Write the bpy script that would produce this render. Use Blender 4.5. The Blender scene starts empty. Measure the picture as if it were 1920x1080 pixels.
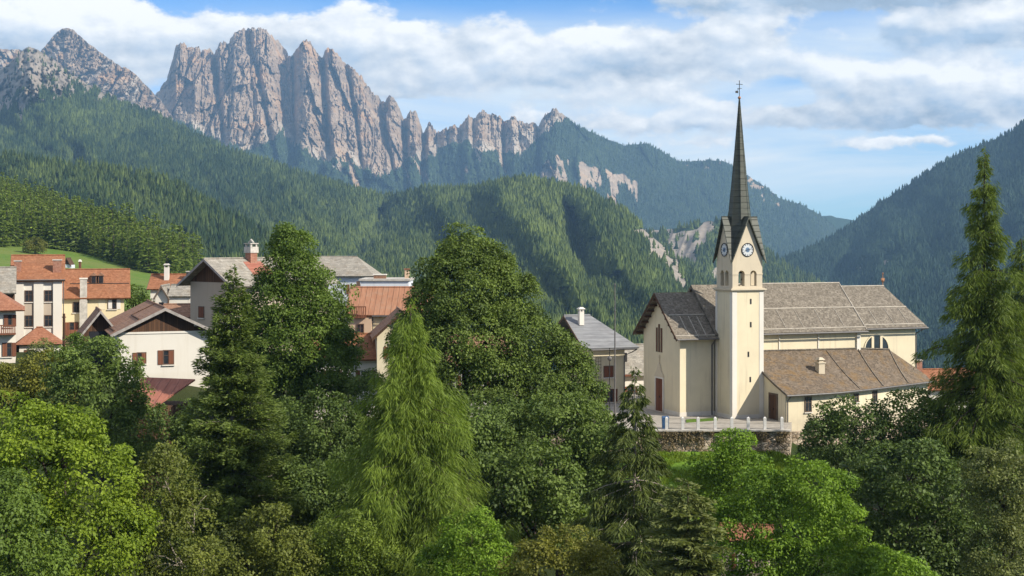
import bpy, math, random
import numpy as np

# ------------------------------------------------------------------ basics
FP = 2637.0          # focal length in photograph pixels (1920 wide)
HY = 450.0           # horizon row
CZ = 40.0            # height of the eye above the valley datum
sc = bpy.context.scene
COL = sc.collection
rng = np.random.default_rng(7)
random.seed(7)

def wx(px, d): return (px - 960.0) / FP * d
def wz(py, d): return CZ + (HY - py) / FP * d

def tag(o, label=None, cat=None, group=None, kind=None):
    if label: o['label'] = label
    if cat: o['category'] = cat
    if group: o['group'] = group
    if kind: o['kind'] = kind
    return o

def empty(name, loc, rz=0.0):
    o = bpy.data.objects.new(name, None)
    COL.objects.link(o)
    o.location = loc
    o.rotation_euler = (0, 0, rz)
    o.empty_display_size = 0.5
    return o

# ------------------------------------------------------------------ materials
def new_mat(name):
    m = bpy.data.materials.new(name)
    m.use_nodes = True
    nt = m.node_tree
    nt.nodes.clear()
    return m, nt

class N:
    """tiny node helper"""
    def __init__(s, nt): s.nt = nt
    def n(s, t, **kw):
        x = s.nt.nodes.new(t)
        for k, v in kw.items(): setattr(x, k, v)
        return x
    def link(s, a, b): s.nt.links.new(a, b)
    def put(s, sock, v):
        if hasattr(v, 'is_output') or isinstance(v, bpy.types.NodeSocket): s.link(v, sock)
        else: sock.default_value = v
    def math(s, op, a, b=0.0, c=None, clamp=False):
        x = s.n('ShaderNodeMath', operation=op, use_clamp=clamp)
        s.put(x.inputs[0], a); s.put(x.inputs[1], b)
        if c is not None: s.put(x.inputs[2], c)
        return x.outputs[0]
    def mapr(s, v, a, b, c=0.0, d=1.0, smooth=False):
        x = s.n('ShaderNodeMapRange', clamp=True)
        if smooth: x.interpolation_type = 'SMOOTHSTEP'
        s.put(x.inputs[0], v)
        for i, q in enumerate((a, b, c, d)): s.put(x.inputs[i + 1], q)
        return x.outputs[0]
    def mix(s, fac, a, b, mode='MIX'):
        x = s.n('ShaderNodeMix', data_type='RGBA', blend_type=mode)
        s.put(x.inputs[0], fac)
        for k, v in ((6, a), (7, b)):
            if isinstance(v, tuple): v = tuple(v[:3]) + (1.0,)
            s.put(x.inputs[k], v)
        return x.outputs[2]
    def noise(s, vec, scale, detail=4.0, rough=0.55, dist=0.0, dims='3D'):
        x = s.n('ShaderNodeTexNoise', noise_dimensions=dims)
        if vec is not None: s.link(vec, x.inputs['Vector'])
        x.inputs['Scale'].default_value = scale
        x.inputs['Detail'].default_value = detail
        x.inputs['Roughness'].default_value = rough
        x.inputs['Distortion'].default_value = dist
        return x.outputs['Fac']
    def mapping(s, vec, scale=(1, 1, 1), loc=(0, 0, 0), rot=(0, 0, 0)):
        x = s.n('ShaderNodeMapping')
        s.link(vec, x.inputs[0])
        x.inputs['Scale'].default_value = scale
        x.inputs['Location'].default_value = loc
        x.inputs['Rotation'].default_value = rot
        return x.outputs[0]
    def attr(s, name):
        x = s.n('ShaderNodeAttribute', attribute_name=name)
        return x.outputs['Fac']
    def coords(s, kind='Object'):
        return s.n('ShaderNodeTexCoord').outputs[kind]
    def sep(s, v):
        x = s.n('ShaderNodeSeparateXYZ'); s.link(v, x.inputs[0])
        return x.outputs
    def comb(s, x, y, z):
        c = s.n('ShaderNodeCombineXYZ')
        for i, q in enumerate((x, y, z)): s.put(c.inputs[i], q)
        return c.outputs[0]
    def surface(s, col, rough=0.8, spec=0.3, bump=None, bstr=0.3, bdist=0.02, metal=0.0):
        b = s.n('ShaderNodeBsdfPrincipled')
        if isinstance(col, tuple): col = tuple(col[:3]) + (1.0,)
        s.put(b.inputs['Base Color'], col)
        s.put(b.inputs['Roughness'], rough)
        b.inputs['Specular IOR Level'].default_value = spec
        b.inputs['Metallic'].default_value = metal
        if bump is not None:
            q = s.n('ShaderNodeBump')
            q.inputs['Strength'].default_value = bstr
            q.inputs['Distance'].default_value = bdist
            s.link(bump, q.inputs['Height'])
            s.link(q.outputs[0], b.inputs['Normal'])
        o = s.n('ShaderNodeOutputMaterial')
        s.link(b.outputs[0], o.inputs[0])
        return b

def plain(name, c, rough=0.7, var=0.2, scale=2.0, spec=0.3, metal=0.0, stretch=(1, 1, 1), bstr=0.15):
    m, nt = new_mat(name); g = N(nt)
    v = g.mapping(g.coords(), scale=stretch)
    f = g.noise(v, scale, 6.0, 0.6)
    lo = tuple(x * (1 - var) for x in c); hi = tuple(min(1, x * (1 + var)) for x in c)
    g.surface(g.mix(g.mapr(f, 0.3, 0.7), lo, hi), rough, spec, f, bstr, 0.02, metal)
    return m

def plaster(name, c, stain=(0.35, 0.28, 0.2), amt=0.35, streak=0.35):
    """rendered wall: broad tone changes, run-down streaks, fine grain"""
    m, nt = new_mat(name); g = N(nt)
    co = g.coords()
    broad = g.noise(co, 0.45, 5.0, 0.6)
    run = g.noise(g.mapping(co, scale=(2.2, 2.2, 0.16)), 1.0, 5.0, 0.65)
    fine = g.noise(co, 18.0, 3.0, 0.6)
    c0 = g.mix(g.mapr(broad, 0.35, 0.7, 0.0, amt), c, tuple(a * 0.72 + b * 0.12 for a, b in zip(c, stain)))
    c1 = g.mix(g.mapr(run, 0.54, 0.76, 0.0, streak), c0, stain)
    c2 = g.mix(g.mapr(fine, 0.3, 0.7, 0.0, 0.10), c1, tuple(x * 0.7 for x in c))
    z = g.sep(co)[2]
    c3 = g.mix(g.math('MULTIPLY', g.mapr(z, 0.0, 1.1, 0.5, 0.0), g.mapr(broad, 0.3, 0.6)), c2, stain)
    g.surface(c3, 0.9, 0.15, fine, 0.25, 0.01)
    return m

def roofing(name, c1, c2, c3, row=0.3, col_w=0.25, moss=0.0, bstr=0.6, rough=0.85, patch=0.5, rows=True):
    """tiles / shingles laid in rows that follow the height; columns follow the long side"""
    m, nt = new_mat(name); g = N(nt)
    co = g.coords()
    x, y, z = g.sep(co)
    r = g.math('DIVIDE', z, row)
    fr = g.math('FRACT', r)
    rowid = g.math('FLOOR', r)
    cell = g.comb(g.math('FLOOR', g.math('ADD', g.math('DIVIDE', x, col_w), g.math('MULTIPLY', rowid, 0.5))),
                  g.math('FLOOR', g.math('DIVIDE', y, col_w)), rowid)
    wn = g.n('ShaderNodeTexWhiteNoise', noise_dimensions='3D'); g.link(cell, wn.inputs[0])
    tone = wn.outputs['Value']
    big = g.noise(co, 0.55, 5.0, 0.65)
    fine = g.noise(co, 9.0, 4.0, 0.65)
    k = g.mix(tone, c1, c2)
    k = g.mix(g.mapr(big, 0.45, 0.68, 0.0, patch), k, c3)
    k = g.mix(g.mapr(fine, 0.35, 0.7, 0.0, 0.6), k, tuple(a * 0.5 for a in c1))
    run = g.noise(g.mapping(co, scale=(1.6, 1.6, 0.35)), 1.3, 5.0, 0.7)
    k = g.mix(g.mapr(run, 0.52, 0.72, 0.0, 0.45), k, tuple(min(1, a * 1.35 + 0.02) for a in c2))
    k = g.mix(g.mapr(fr, 0.0, 0.22, 0.4 if rows else 0.0, 0.0), k, tuple(a * 0.4 for a in c1))
    if moss > 0:
        mo = g.noise(co, 0.9, 6.0, 0.7)
        k = g.mix(g.mapr(mo, 0.50, 0.68, 0.0, moss), k, (0.20, 0.115, 0.035))
    h = g.math('ADD', g.math('MULTIPLY', fr, 0.7 if rows else 0.0), g.math('ADD', g.math('MULTIPLY', tone, 0.45), g.math('MULTIPLY', fine, 0.5)))
    g.surface(k, rough, 0.25, h, bstr, 0.06)
    return m

def planks(name, c1, c2, width=0.18, axis=0, rough=0.85):
    m, nt = new_mat(name); g = N(nt)
    co = g.coords(); s = g.sep(co)
    q = g.math('DIVIDE', g.math('ADD', s[0], s[1]) if axis == 0 else s[2], width)
    fr = g.math('FRACT', q)
    wn = g.n('ShaderNodeTexWhiteNoise', noise_dimensions='1D'); g.link(g.math('FLOOR', q), wn.inputs['W'])
    gr = g.noise(g.mapping(co, scale=(6, 6, 0.6) if axis == 0 else (0.6, 0.6, 6)), 2.0, 5.0, 0.6)
    k = g.mix(g.math('ADD', g.math('MULTIPLY', wn.outputs['Value'], 0.6), g.math('MULTIPLY', gr, 0.4)), c1, c2)
    gap = g.mapr(g.math('ABSOLUTE', g.math('SUBTRACT', fr, 0.5)), 0.42, 0.5, 1.0, 0.0)
    k = g.mix(gap, tuple(x * 0.3 for x in c1), k)
    g.surface(k, rough, 0.2, gap, 0.5, 0.02)
    return m

def seam_metal(name, c1, c2, width=0.45, axis=0, rough=0.45, rust=(0.20, 0.06, 0.025), rustamt=0.6):
    m, nt = new_mat(name); g = N(nt)
    co = g.coords(); s = g.sep(co)
    fr = g.math('FRACT', g.math('DIVIDE', s[axis], width))
    seam = g.mapr(g.math('ABSOLUTE', g.math('SUBTRACT', fr, 0.5)), 0.0, 0.09, 1.0, 0.0)
    f = g.noise(co, 0.8, 6.0, 0.65)
    run = g.noise(g.mapping(co, scale=(3, 0.4, 0.4) if axis == 0 else (0.4, 0.4, 3)), 1.5, 4.0, 0.6)
    k = g.mix(g.mapr(run, 0.35, 0.65), c1, c2)
    k = g.mix(g.mapr(f, 0.5, 0.7, 0.0, rustamt), k, rust)
    k = g.mix(g.math('MULTIPLY', seam, 0.55), k, tuple(x * 0.45 for x in c1))
    g.surface(k, rough, 0.4, seam, 0.7, 0.04)
    return m

def leafy(name, c, c2=None, trans=0.35, spec=0.25, rough=0.55):
    """leaf: diffuse + light passing through; every leaf has its own tint"""
    m, nt = new_mat(name); g = N(nt)
    c2 = c2 or tuple(x * 1.5 for x in c)
    t = g.attr('tint')
    col = g.mix(g.mapr(t, 0.0, 1.0), tuple(x * 0.68 for x in c), c2)
    b = g.n('ShaderNodeBsdfPrincipled')
    g.link(col, b.inputs['Base Color'])
    b.inputs['Roughness'].default_value = rough
    b.inputs['Specular IOR Level'].default_value = spec
    tr = g.n('ShaderNodeBsdfTranslucent')
    g.link(g.mix(1.0, col, (1.05, 1.1, 0.55), 'MULTIPLY'), tr.inputs[0])
    mx = g.n('ShaderNodeMixShader'); mx.inputs[0].default_value = trans
    g.link(b.outputs[0], mx.inputs[1]); g.link(tr.outputs[0], mx.inputs[2])
    o = g.n('ShaderNodeOutputMaterial'); g.link(mx.outputs[0], o.inputs[0])
    return m

# ------------------------------------------------------------------ mesh builder
class MB:
    def __init__(s): s.v = []; s.f = []; s.m = []
    def poly(s, pts, mi=0):
        i = len(s.v); s.v += [tuple(p) for p in pts]
        s.f.append(tuple(range(i, i + len(pts)))); s.m.append(mi); return s
    def box(s, x0, x1, y0, y1, z0, z1, mi=0):
        i = len(s.v)
        s.v += [(x0, y0, z0), (x1, y0, z0), (x1, y1, z0), (x0, y1, z0), (x0, y0, z1), (x1, y0, z1), (x1, y1, z1), (x0, y1, z1)]
        for q in ((0, 3, 2, 1), (4, 5, 6, 7), (0, 1, 5, 4), (1, 2, 6, 5), (2, 3, 7, 6), (3, 0, 4, 7)):
            s.f.append(tuple(i + k for k in q)); s.m.append(mi)
        return s
    def taper(s, x0, x1, y0, y1, z0, z1, ins, mi=0):
        i = len(s.v)
        s.v += [(x0, y0, z0), (x1, y0, z0), (x1, y1, z0), (x0, y1, z0),
                (x0 + ins, y0 + ins, z1), (x1 - ins, y0 + ins, z1), (x1 - ins, y1 - ins, z1), (x0 + ins, y1 - ins, z1)]
        for q in ((0, 3, 2, 1), (4, 5, 6, 7), (0, 1, 5, 4), (1, 2, 6, 5), (2, 3, 7, 6), (3, 0, 4, 7)):
            s.f.append(tuple(i + k for k in q)); s.m.append(mi)
        return s
    def extrude(s, pts, vec, mi=0):
        """closed solid: polygon swept along vec"""
        n = len(pts); i = len(s.v); V = tuple(vec)
        s.v += [tuple(p) for p in pts] + [(p[0] + V[0], p[1] + V[1], p[2] + V[2]) for p in pts]
        s.f.append(tuple(range(i + n - 1, i - 1, -1))); s.m.append(mi)
        s.f.append(tuple(range(i + n, i + 2 * n))); s.m.append(mi)
        for k in range(n):
            a, b = i + k, i + (k + 1) % n
            s.f.append((a, b, b + n, a + n)); s.m.append(mi)
        return s
    def slab(s, pts, t, mi=0):
        a, b, c = (np.array(p, float) for p in pts[:3])
        nn = np.cross(b - a, c - a); nn /= np.linalg.norm(nn)
        if nn[2] < 0: nn = -nn
        lo = [tuple(np.array(p) - nn * t) for p in pts]
        return s.extrude(lo, nn * t, mi)
    def tube(s, pts, rad, n=8, mi=0, cap=True):
        pts = [np.array(p, float) for p in pts]
        if not hasattr(rad, '__len__'): rad = [rad] * len(pts)
        rings = []
        for k, p in enumerate(pts):
            d = pts[min(k + 1, len(pts) - 1)] - pts[max(k - 1, 0)]
            d /= (np.linalg.norm(d) + 1e-9)
            a = np.cross(d, (0, 0, 1) if abs(d[2]) < 0.9 else (1, 0, 0)); a /= np.linalg.norm(a)
            b = np.cross(d, a)
            i = len(s.v); rings.append(i)
            for q in range(n):
                th = 2 * math.pi * q / n
                s.v.append(tuple(p + rad[k] * (a * math.cos(th) + b * math.sin(th))))
        for k in range(len(pts) - 1):
            for q in range(n):
                s.f.append((rings[k] + q, rings[k] + (q + 1) % n, rings[k + 1] + (q + 1) % n, rings[k + 1] + q)); s.m.append(mi)
        if cap:
            s.f.append(tuple(rings[0] + q for q in range(n - 1, -1, -1))); s.m.append(mi)
            s.f.append(tuple(rings[-1] + q for q in range(n))); s.m.append(mi)
        return s
    def ball(s, c, r, nu=12, nv=8, mi=0, sq=1.0):
        i = len(s.v)
        for a in range(nv + 1):
            ph = math.pi * a / nv
            for b in range(nu):
                th = 2 * math.pi * b / nu
                s.v.append((c[0] + r * math.sin(ph) * math.cos(th), c[1] + r * math.sin(ph) * math.sin(th), c[2] + r * sq * math.cos(ph)))
        for a in range(nv):
            for b in range(nu):
                s.f.append((i + a * nu + b, i + (a + 1) * nu + b, i + (a + 1) * nu + (b + 1) % nu, i + a * nu + (b + 1) % nu)); s.m.append(mi)
        return s
    def build(s, name, mats, parent=None, smooth=False, recalc=True):
        me = bpy.data.meshes.new(name)
        me.from_pydata(s.v, [], s.f)
        if not isinstance(mats, (list, tuple)): mats = [mats]
        for m in mats: me.materials.append(m)
        me.polygons.foreach_set('material_index', s.m)
        if recalc:
            import bmesh
            bm = bmesh.new(); bm.from_mesh(me)
            bmesh.ops.recalc_face_normals(bm, faces=bm.faces[:])
            bm.to_mesh(me); bm.free()
        if smooth: me.polygons.foreach_set('use_smooth', [True] * len(me.polygons))
        me.update()
        o = bpy.data.objects.new(name, me); COL.objects.link(o)
        if parent is not None: o.parent = parent
        return o

def np_mesh(name, V, Fq, mat, attr=None, smooth=False):
    """mesh from numpy arrays; Fq (n,k) vertex indices; attr dict name -> (domain, values)"""
    me = bpy.data.meshes.new(name)
    V = np.ascontiguousarray(V, np.float32); Fq = np.ascontiguousarray(Fq, np.int32)
    n, k = Fq.shape
    me.vertices.add(len(V)); me.vertices.foreach_set('co', V.ravel())
    me.loops.add(n * k); me.loops.foreach_set('vertex_index', Fq.ravel())
    me.polygons.add(n)
    me.polygons.foreach_set('loop_start', np.arange(0, n * k, k, dtype=np.int32))
    me.polygons.foreach_set('loop_total', np.full(n, k, np.int32))
    me.polygons.foreach_set('use_smooth', np.full(n, smooth, bool))
    for m in (mat if isinstance(mat, (list, tuple)) else [mat]): me.materials.append(m)
    for an, (dom, val) in (attr or {}).items():
        a = me.attributes.new(an, 'FLOAT', dom)
        a.data.foreach_set('value', np.ascontiguousarray(val, np.float32))
    me.update(calc_edges=True)
    return me

def link_mesh(name, me, parent=None, loc=(0, 0, 0)):
    o = bpy.data.objects.new(name, me); COL.objects.link(o)
    o.location = loc
    if parent is not None: o.parent = parent
    return o

# ------------------------------------------------------------------ noise in numpy
def _h(ix, iy, seed):
    a = (ix.astype(np.int64) * 374761393 + iy.astype(np.int64) * 668265263 + seed * 974634533) & 0xFFFFFFFF
    a = ((a ^ (a >> 13)) * 1274126177) & 0xFFFFFFFF
    return ((a ^ (a >> 16)) & 0xFFFF) / 65535.0
def vn(x, y, seed=0):
    ix, iy = np.floor(x), np.floor(y)
    fx, fy = x - ix, y - iy
    fx = fx * fx * fx * (fx * (fx * 6 - 15) + 10); fy = fy * fy * fy * (fy * (fy * 6 - 15) + 10)
    a, b = _h(ix, iy, seed), _h(ix + 1, iy, seed)
    c, d = _h(ix, iy + 1, seed), _h(ix + 1, iy + 1, seed)
    return (a * (1 - fx) + b * fx) * (1 - fy) + (c * (1 - fx) + d * fx) * fy
def fbm(x, y, seed=0, o=4, g=0.5):
    s = 0.0; a = 1.0; t = 0.0
    for k in range(o):
        s = s + a * (vn(x * 2 ** k + 17.3 * k, y * 2 ** k + 9.1 * k, seed + k) - 0.5); t += a; a *= g
    return s / t * 2.0            # about -1..1
def ridged(x, y, seed=0, o=3, g=0.5):
    s = 0.0; a = 1.0; t = 0.0
    for k in range(o):
        s = s + a * (1 - np.abs(2 * vn(x * 2 ** k + 5.7 * k, y * 2 ** k, seed + k) - 1)); t += a; a *= g
    return s / t                  # 0..1, high on crests
def interp(x, pts):
    p = np.array(pts, float)
    return np.interp(x, p[:, 0], p[:, 1])
def sstep(a, b, x):
    t = np.clip((x - a) / (b - a), 0, 1)
    return t * t * (3 - 2 * t)
# ------------------------------------------------------------------ render, camera, sun, sky
sc.render.engine = 'CYCLES'
sc.cycles.use_denoising = True
try:
    sc.cycles.denoiser = 'OPENIMAGEDENOISE'
    sc.cycles.denoising_input_passes = 'RGB_ALBEDO_NORMAL'
    sc.cycles.denoising_prefilter = 'ACCURATE'
except Exception: pass
sc.cycles.max_bounces = 6
sc.cycles.diffuse_bounces = 3
sc.cycles.glossy_bounces = 2
sc.cycles.transmission_bounces = 4
sc.cycles.volume_bounces = 0
sc.cycles.transparent_max_bounces = 4
sc.cycles.use_adaptive_sampling = False
sc.render.use_persistent_data = False
sc.view_settings.view_transform = 'Standard'
sc.view_settings.look = 'None'
sc.view_settings.exposure = 0.55
sc.view_settings.gamma = 1.0

cam_d = bpy.data.cameras.new('camera')
cam_d.sensor_width = 36.0
cam_d.lens = FP / 1920.0 * 36.0
cam_d.shift_y = -(540.0 - HY) / 1920.0
cam_d.clip_start = 0.5
cam_d.clip_end = 40000.0
cam = bpy.data.objects.new('camera', cam_d); COL.objects.link(cam)
cam.location = (0, 0, CZ)
cam.rotation_euler = (math.radians(90), 0, 0)
sc.camera = cam

SUN_EL = math.radians(35.0)
SUN_AZ = math.radians(117.0)       # clockwise from the viewing direction
L = np.array([math.sin(SUN_AZ) * math.cos(SUN_EL), math.cos(SUN_AZ) * math.cos(SUN_EL), math.sin(SUN_EL)])
from mathutils import Vector
sun_d = bpy.data.lights.new('sun', 'SUN')
sun_d.energy = 5.0
sun_d.angle = math.radians(0.5)
sun_d.color = (1.0, 0.93, 0.82)
sun = bpy.data.objects.new('sun', sun_d); COL.objects.link(sun)
sun.rotation_euler = Vector(L).to_track_quat('Z', 'Y').to_euler()
sun.location = (300, -100, 300)

def build_world():
    w = bpy.data.worlds.new('World'); sc.world = w
    w.use_nodes = True
    w.cycles.sampling_method = 'MANUAL'; w.cycles.sample_map_resolution = 256
    nt = w.node_tree; nt.nodes.clear(); g = N(nt)
    sky = g.n('ShaderNodeTexSky', sky_type='NISHITA')
    sky.sun_disc = False
    sky.sun_elevation = SUN_EL; sky.sun_rotation = SUN_AZ
    sky.altitude = 1500.0; sky.air_density = 1.1; sky.dust_density = 0.6; sky.ozone_density = 1.6
    d = g.coords('Generated')
    x, y, z = g.sep(d)
    az = g.math('MULTIPLY', g.math('ARCTAN2', x, y), 1.0)
    el = g.math('ARCSINE', z)
    # angles on the sky in units of 1/2637 radian: ax grows clockwise from the north, ay upwards from the horizon
    ax = g.math('MULTIPLY', az, FP); ay = g.math('MULTIPLY', el, FP)
    # cumulus: each bank is a soft mound of cloud whose outline is broken up by noise
    nv = g.n('ShaderNodeTexNoise'); g.link(g.comb(g.math('DIVIDE', ax, 95.0), g.math('DIVIDE', ay, 60.0), 2.2), nv.inputs['Vector'])
    nv.inputs['Scale'].default_value = 1.0; nv.inputs['Detail'].default_value = 5.0; nv.inputs['Roughness'].default_value = 0.6
    wp = g.n('ShaderNodeVectorMath', operation='MULTIPLY_ADD'); g.link(nv.outputs['Color'], wp.inputs[0])
    wp.inputs[1].default_value = (120.0, 62.0, 0.0); g.link(g.comb(g.math('SUBTRACT', ax, 60.0), g.math('SUBTRACT', ay, 31.0), 0.0), wp.inputs[2])
    bank = 0.0; grad = 0.0
    for (cx, cy, rx, ry, wt, sh) in BANKS:
        vm = g.n('ShaderNodeVectorMath', operation='MULTIPLY_ADD'); g.link(wp.outputs[0], vm.inputs[0])
        rx *= 1.22; ry *= 1.12
        vm.inputs[1].default_value = (1 / rx, 1 / ry, 0); vm.inputs[2].default_value = (-(cx - 960.0) / rx, -(HY - cy) / ry, 0)
        dt = g.n('ShaderNodeVectorMath', operation='DOT_PRODUCT'); g.link(vm.outputs[0], dt.inputs[0]); g.link(vm.outputs[0], dt.inputs[1])
        dg = g.n('ShaderNodeVectorMath', operation='DOT_PRODUCT'); g.link(vm.outputs[0], dg.inputs[0]); dg.inputs[1].default_value = (0.25, 0.85, 0.0)
        e = g.math('MULTIPLY', g.math('POWER', 0.3679, dt.outputs['Value']), wt)
        bank = g.math('ADD', e, bank)
        grad = g.math('MULTIPLY_ADD', e, g.math('ADD', dg.outputs['Value'], sh), grad)
    def puff(dx, dy, detail):
        v = g.comb(g.math('DIVIDE', g.math('ADD', ax, dx), 120.0), g.math('DIVIDE', g.math('ADD', ay, dy), 70.0), 3.7)
        return g.noise(v, 1.0, detail, 0.55, 0.0)
    n0 = puff(0.0, 0.0, 7.0); n1 = puff(9.0, 15.0, 4.0)
    f0 = g.math('MULTIPLY_ADD', g.math('SUBTRACT', n0, 0.5), 1.45, bank)
    lit = g.math('MULTIPLY_ADD', g.math('SUBTRACT', n0, n1), 2.1, g.math('MULTIPLY_ADD', grad, 0.85, 0.58))
    cov = g.mapr(f0, 0.24, 0.54, 0.0, 1.0, smooth=True)
    bright = g.math('MULTIPLY_ADD', g.math('SUBTRACT', f0, 0.5), 0.12, lit, clamp=True)
    shade = g.mix(g.mapr(n1, 0.35, 0.65), tuple(c * 0.86 for c in CLOUD_SHADE), tuple(c * 1.28 for c in CLOUD_SHADE))
    cloud = g.mix(bright, shade, CLOUD_LIT)
    # thin high veil: streaks spread wide
    vv = g.comb(g.math('DIVIDE', ax, 620.0), g.math('DIVIDE', ay, 95.0), 1.3)
    veil = g.noise(vv, 1.0, 7.0, 0.6, 0.4)
    veil_h = g.math('MULTIPLY', g.mapr(ay, 30.0, 150.0, 0.30, 1.0), g.mapr(ay, 450.0, 360.0, 0.0, 1.0))
    veil_a = g.math('MULTIPLY', g.mapr(veil, 0.34, 0.62, 0.35, 1.0), veil_h)
    skyc = g.mix(1.0, sky.outputs[0], SKY_TINT, 'MULTIPLY')
    S = SKY_STRENGTH
    # cloud colours are divided by the strength because the background node multiplies everything by it
    k1 = g.mix(veil_a, skyc, tuple(c / S for c in (0.63, 0.675, 0.695)))
    # scattered cloud over the rest of the dome, above the view and behind it
    hv = g.noise(g.comb(g.math('DIVIDE', ax, 1500.0), g.math('DIVIDE', ay, 900.0), 5.5), 1.0, 5.0, 0.6)
    ha = g.math('MULTIPLY', g.mapr(hv, 0.36, 0.58), g.mapr(ay, 480.0, 760.0, 0.0, 0.85))
    k1 = g.mix(ha, k1, tuple(c / S for c in (0.80, 0.79, 0.77)))
    vm = g.n('ShaderNodeVectorMath', operation='SCALE'); g.link(cloud, vm.inputs[0]); vm.inputs[3].default_value = 1.0 / S
    up = g.mapr(z, 0.0, 0.01)
    k2 = g.mix(g.math('MULTIPLY', cov, up), k1, vm.outputs[0])
    bg = g.n('ShaderNodeBackground'); g.link(k2, bg.inputs[0]); bg.inputs[1].default_value = S
    o = g.n('ShaderNodeOutputWorld'); g.link(bg.outputs[0], o.inputs[0])

SKY_STRENGTH = 0.11
CLOUD_SHADE = (0.27, 0.335, 0.415); CLOUD_LIT = (0.84, 0.815, 0.775)
SKY_TINT = (0.26, 0.60, 1.0)
BANKS = [(40, 85, 120, 46, .75, 0), (180, 62, 90, 48, .8, .1), (255, 45, 50, 34, .7, .2), (230, 115, 140, 50, .7, -.1), (80, 150, 160, 40, .5, -.3), (395, 80, 70, 42, .7, 0), (480, 60, 80, 28, .35, -.2),
         (600, 85, 110, 46, .7, 0), (715, 62, 90, 36, .7, .1), (770, 110, 70, 36, .6, .1), (720, 172, 110, 30, .6, 0), (930, 72, 75, 30, .75, .1), (965, 112, 85, 26, .7, .1), (900, 150, 150, 22, .55, -.3),
         (1112, 82, 46, 36, .85, .2), (1200, 105, 130, 28, .7, 0), (1405, 50, 60, 30, .8, .2), (1310, 78, 130, 30, .65, -.1), (1180, 140, 160, 20, .45, -.4), (1240, 172, 90, 22, .5, .1), (1050, 190, 110, 20, .45, 0),
         (1575, 158, 62, 32, .8, .2), (1680, 160, 60, 30, .7, .2), (1765, 150, 56, 36, .75, .2), (1890, 170, 90, 44, .75, .1), (1790, 205, 160, 30, .6, -.2), (1640, 222, 150, 20, .6, -.7), (1480, 215, 80, 18, .4, 0),
         (1860, 52, 110, 30, .7, .1), (1480, 4, 250, 24, .75, -.75), (1760, 8, 220, 20, .75, -.7), (1740, 82, 105, 30, .70, -.75), (1880, 95, 90, 14, .5, -.6), (1350, 200, 60, 14, .4, .1), (1320, 268, 70, 11, .45, .1), (1600, 275, 110, 12, .4, .1), (1720, 272, 60, 10, .4, .1), (1420, 130, 150, 24, .35, -.2), (1100, 225, 200, 20, .35, 0), (1250, 235, 160, 18, .35, .1), (1520, 240, 240, 16, .35, -.2)]
build_world()

# ------------------------------------------------------------------ air
def build_haze():
    m, nt = new_mat('mountain_air')
    v = nt.nodes.new('ShaderNodeVolumePrincipled')
    v.inputs['Color'].default_value = (0.38, 0.66, 1.0, 1)
    v.inputs['Density'].default_value = 5.5e-5
    v.inputs['Density Attribute'].default_value = ''
    v.inputs['Anisotropy'].default_value = 0.0
    o = nt.nodes.new('ShaderNodeOutputMaterial')
    nt.links.new(v.outputs[0], o.inputs['Volume'])
    try: m.cycles.homogeneous_volume = True
    except Exception: pass
    b = MB().box(-7000, 7000, -420, 8500, -152, 1175)
    h = b.build('haze', m)
    tag(h, 'pale bluish haze filling the valley air in front of the mountains', kind='stuff')
build_haze()

# ------------------------------------------------------------------ ground
def ground_rel(x, y):
    """ground height relative to the eye"""
    x = np.asarray(x, float); y = np.asarray(y, float)
    sh = interp(x, [(23.2, 0), (25.2, 4.6), (33, 9.0), (42, 15.0), (60, 20)]) * sstep(108, 121, y) * sstep(190, 160, y)
    y0_ = y; y = y - sh
    z = interp(y, [(-400, 4), (-30, -2), (-4, -6), (10, -14), (28, -27), (60, -32), (85, -29.5), (103, -24.5), (116, -19.8), (122.4, -18.6), (125, -17.2),
                   (150, -17), (200, -19), (300, -42), (700, -110), (1300, -176), (8400, -186)])
    y = y0_
    up = sstep(-12, -34, x) * sstep(100, 122, y) * sstep(330, 210, y)
    z = z + 4.6 * up
    z = z - 2.5 * sstep(38, 60, x) * sstep(110, 130, y)
    z = z + 0.35 * fbm(x / 9.0, y / 9.0, 3, 3) * sstep(0, 30, np.abs(y - 125) + np.abs(x - 30) * 0.7)
    return z
def gz(x, y): return CZ + float(ground_rel(x, y))

def grass_mat(name, c1, c2, c3):
    m, nt = new_mat(name); g = N(nt)
    co = g.coords()
    f = g.noise(co, 0.35, 7.0, 0.65); q = g.noise(co, 6.0, 5.0, 0.7); s = g.noise(co, 0.03, 4.0, 0.6)
    k = g.mix(g.mapr(f, 0.35, 0.65), c1, c2)
    k = g.mix(g.mapr(s, 0.42, 0.6, 0.0, 0.7), k, c3)
    k = g.mix(g.mapr(q, 0.35, 0.7, 0.0, 0.5), k, tuple(a * 0.55 for a in c1))
    g.surface(k, 0.9, 0.1, q, 0.8, 0.12)
    return m
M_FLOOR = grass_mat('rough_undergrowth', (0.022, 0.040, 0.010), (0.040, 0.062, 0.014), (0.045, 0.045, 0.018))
M_BANK = grass_mat('bank_grass', (0.10, 0.19, 0.018), (0.16, 0.28, 0.028), (0.12, 0.17, 0.03))
M_GRASS = grass_mat('meadow_grass', (0.085, 0.15, 0.022), (0.13, 0.20, 0.032), (0.17, 0.19, 0.05))

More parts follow.
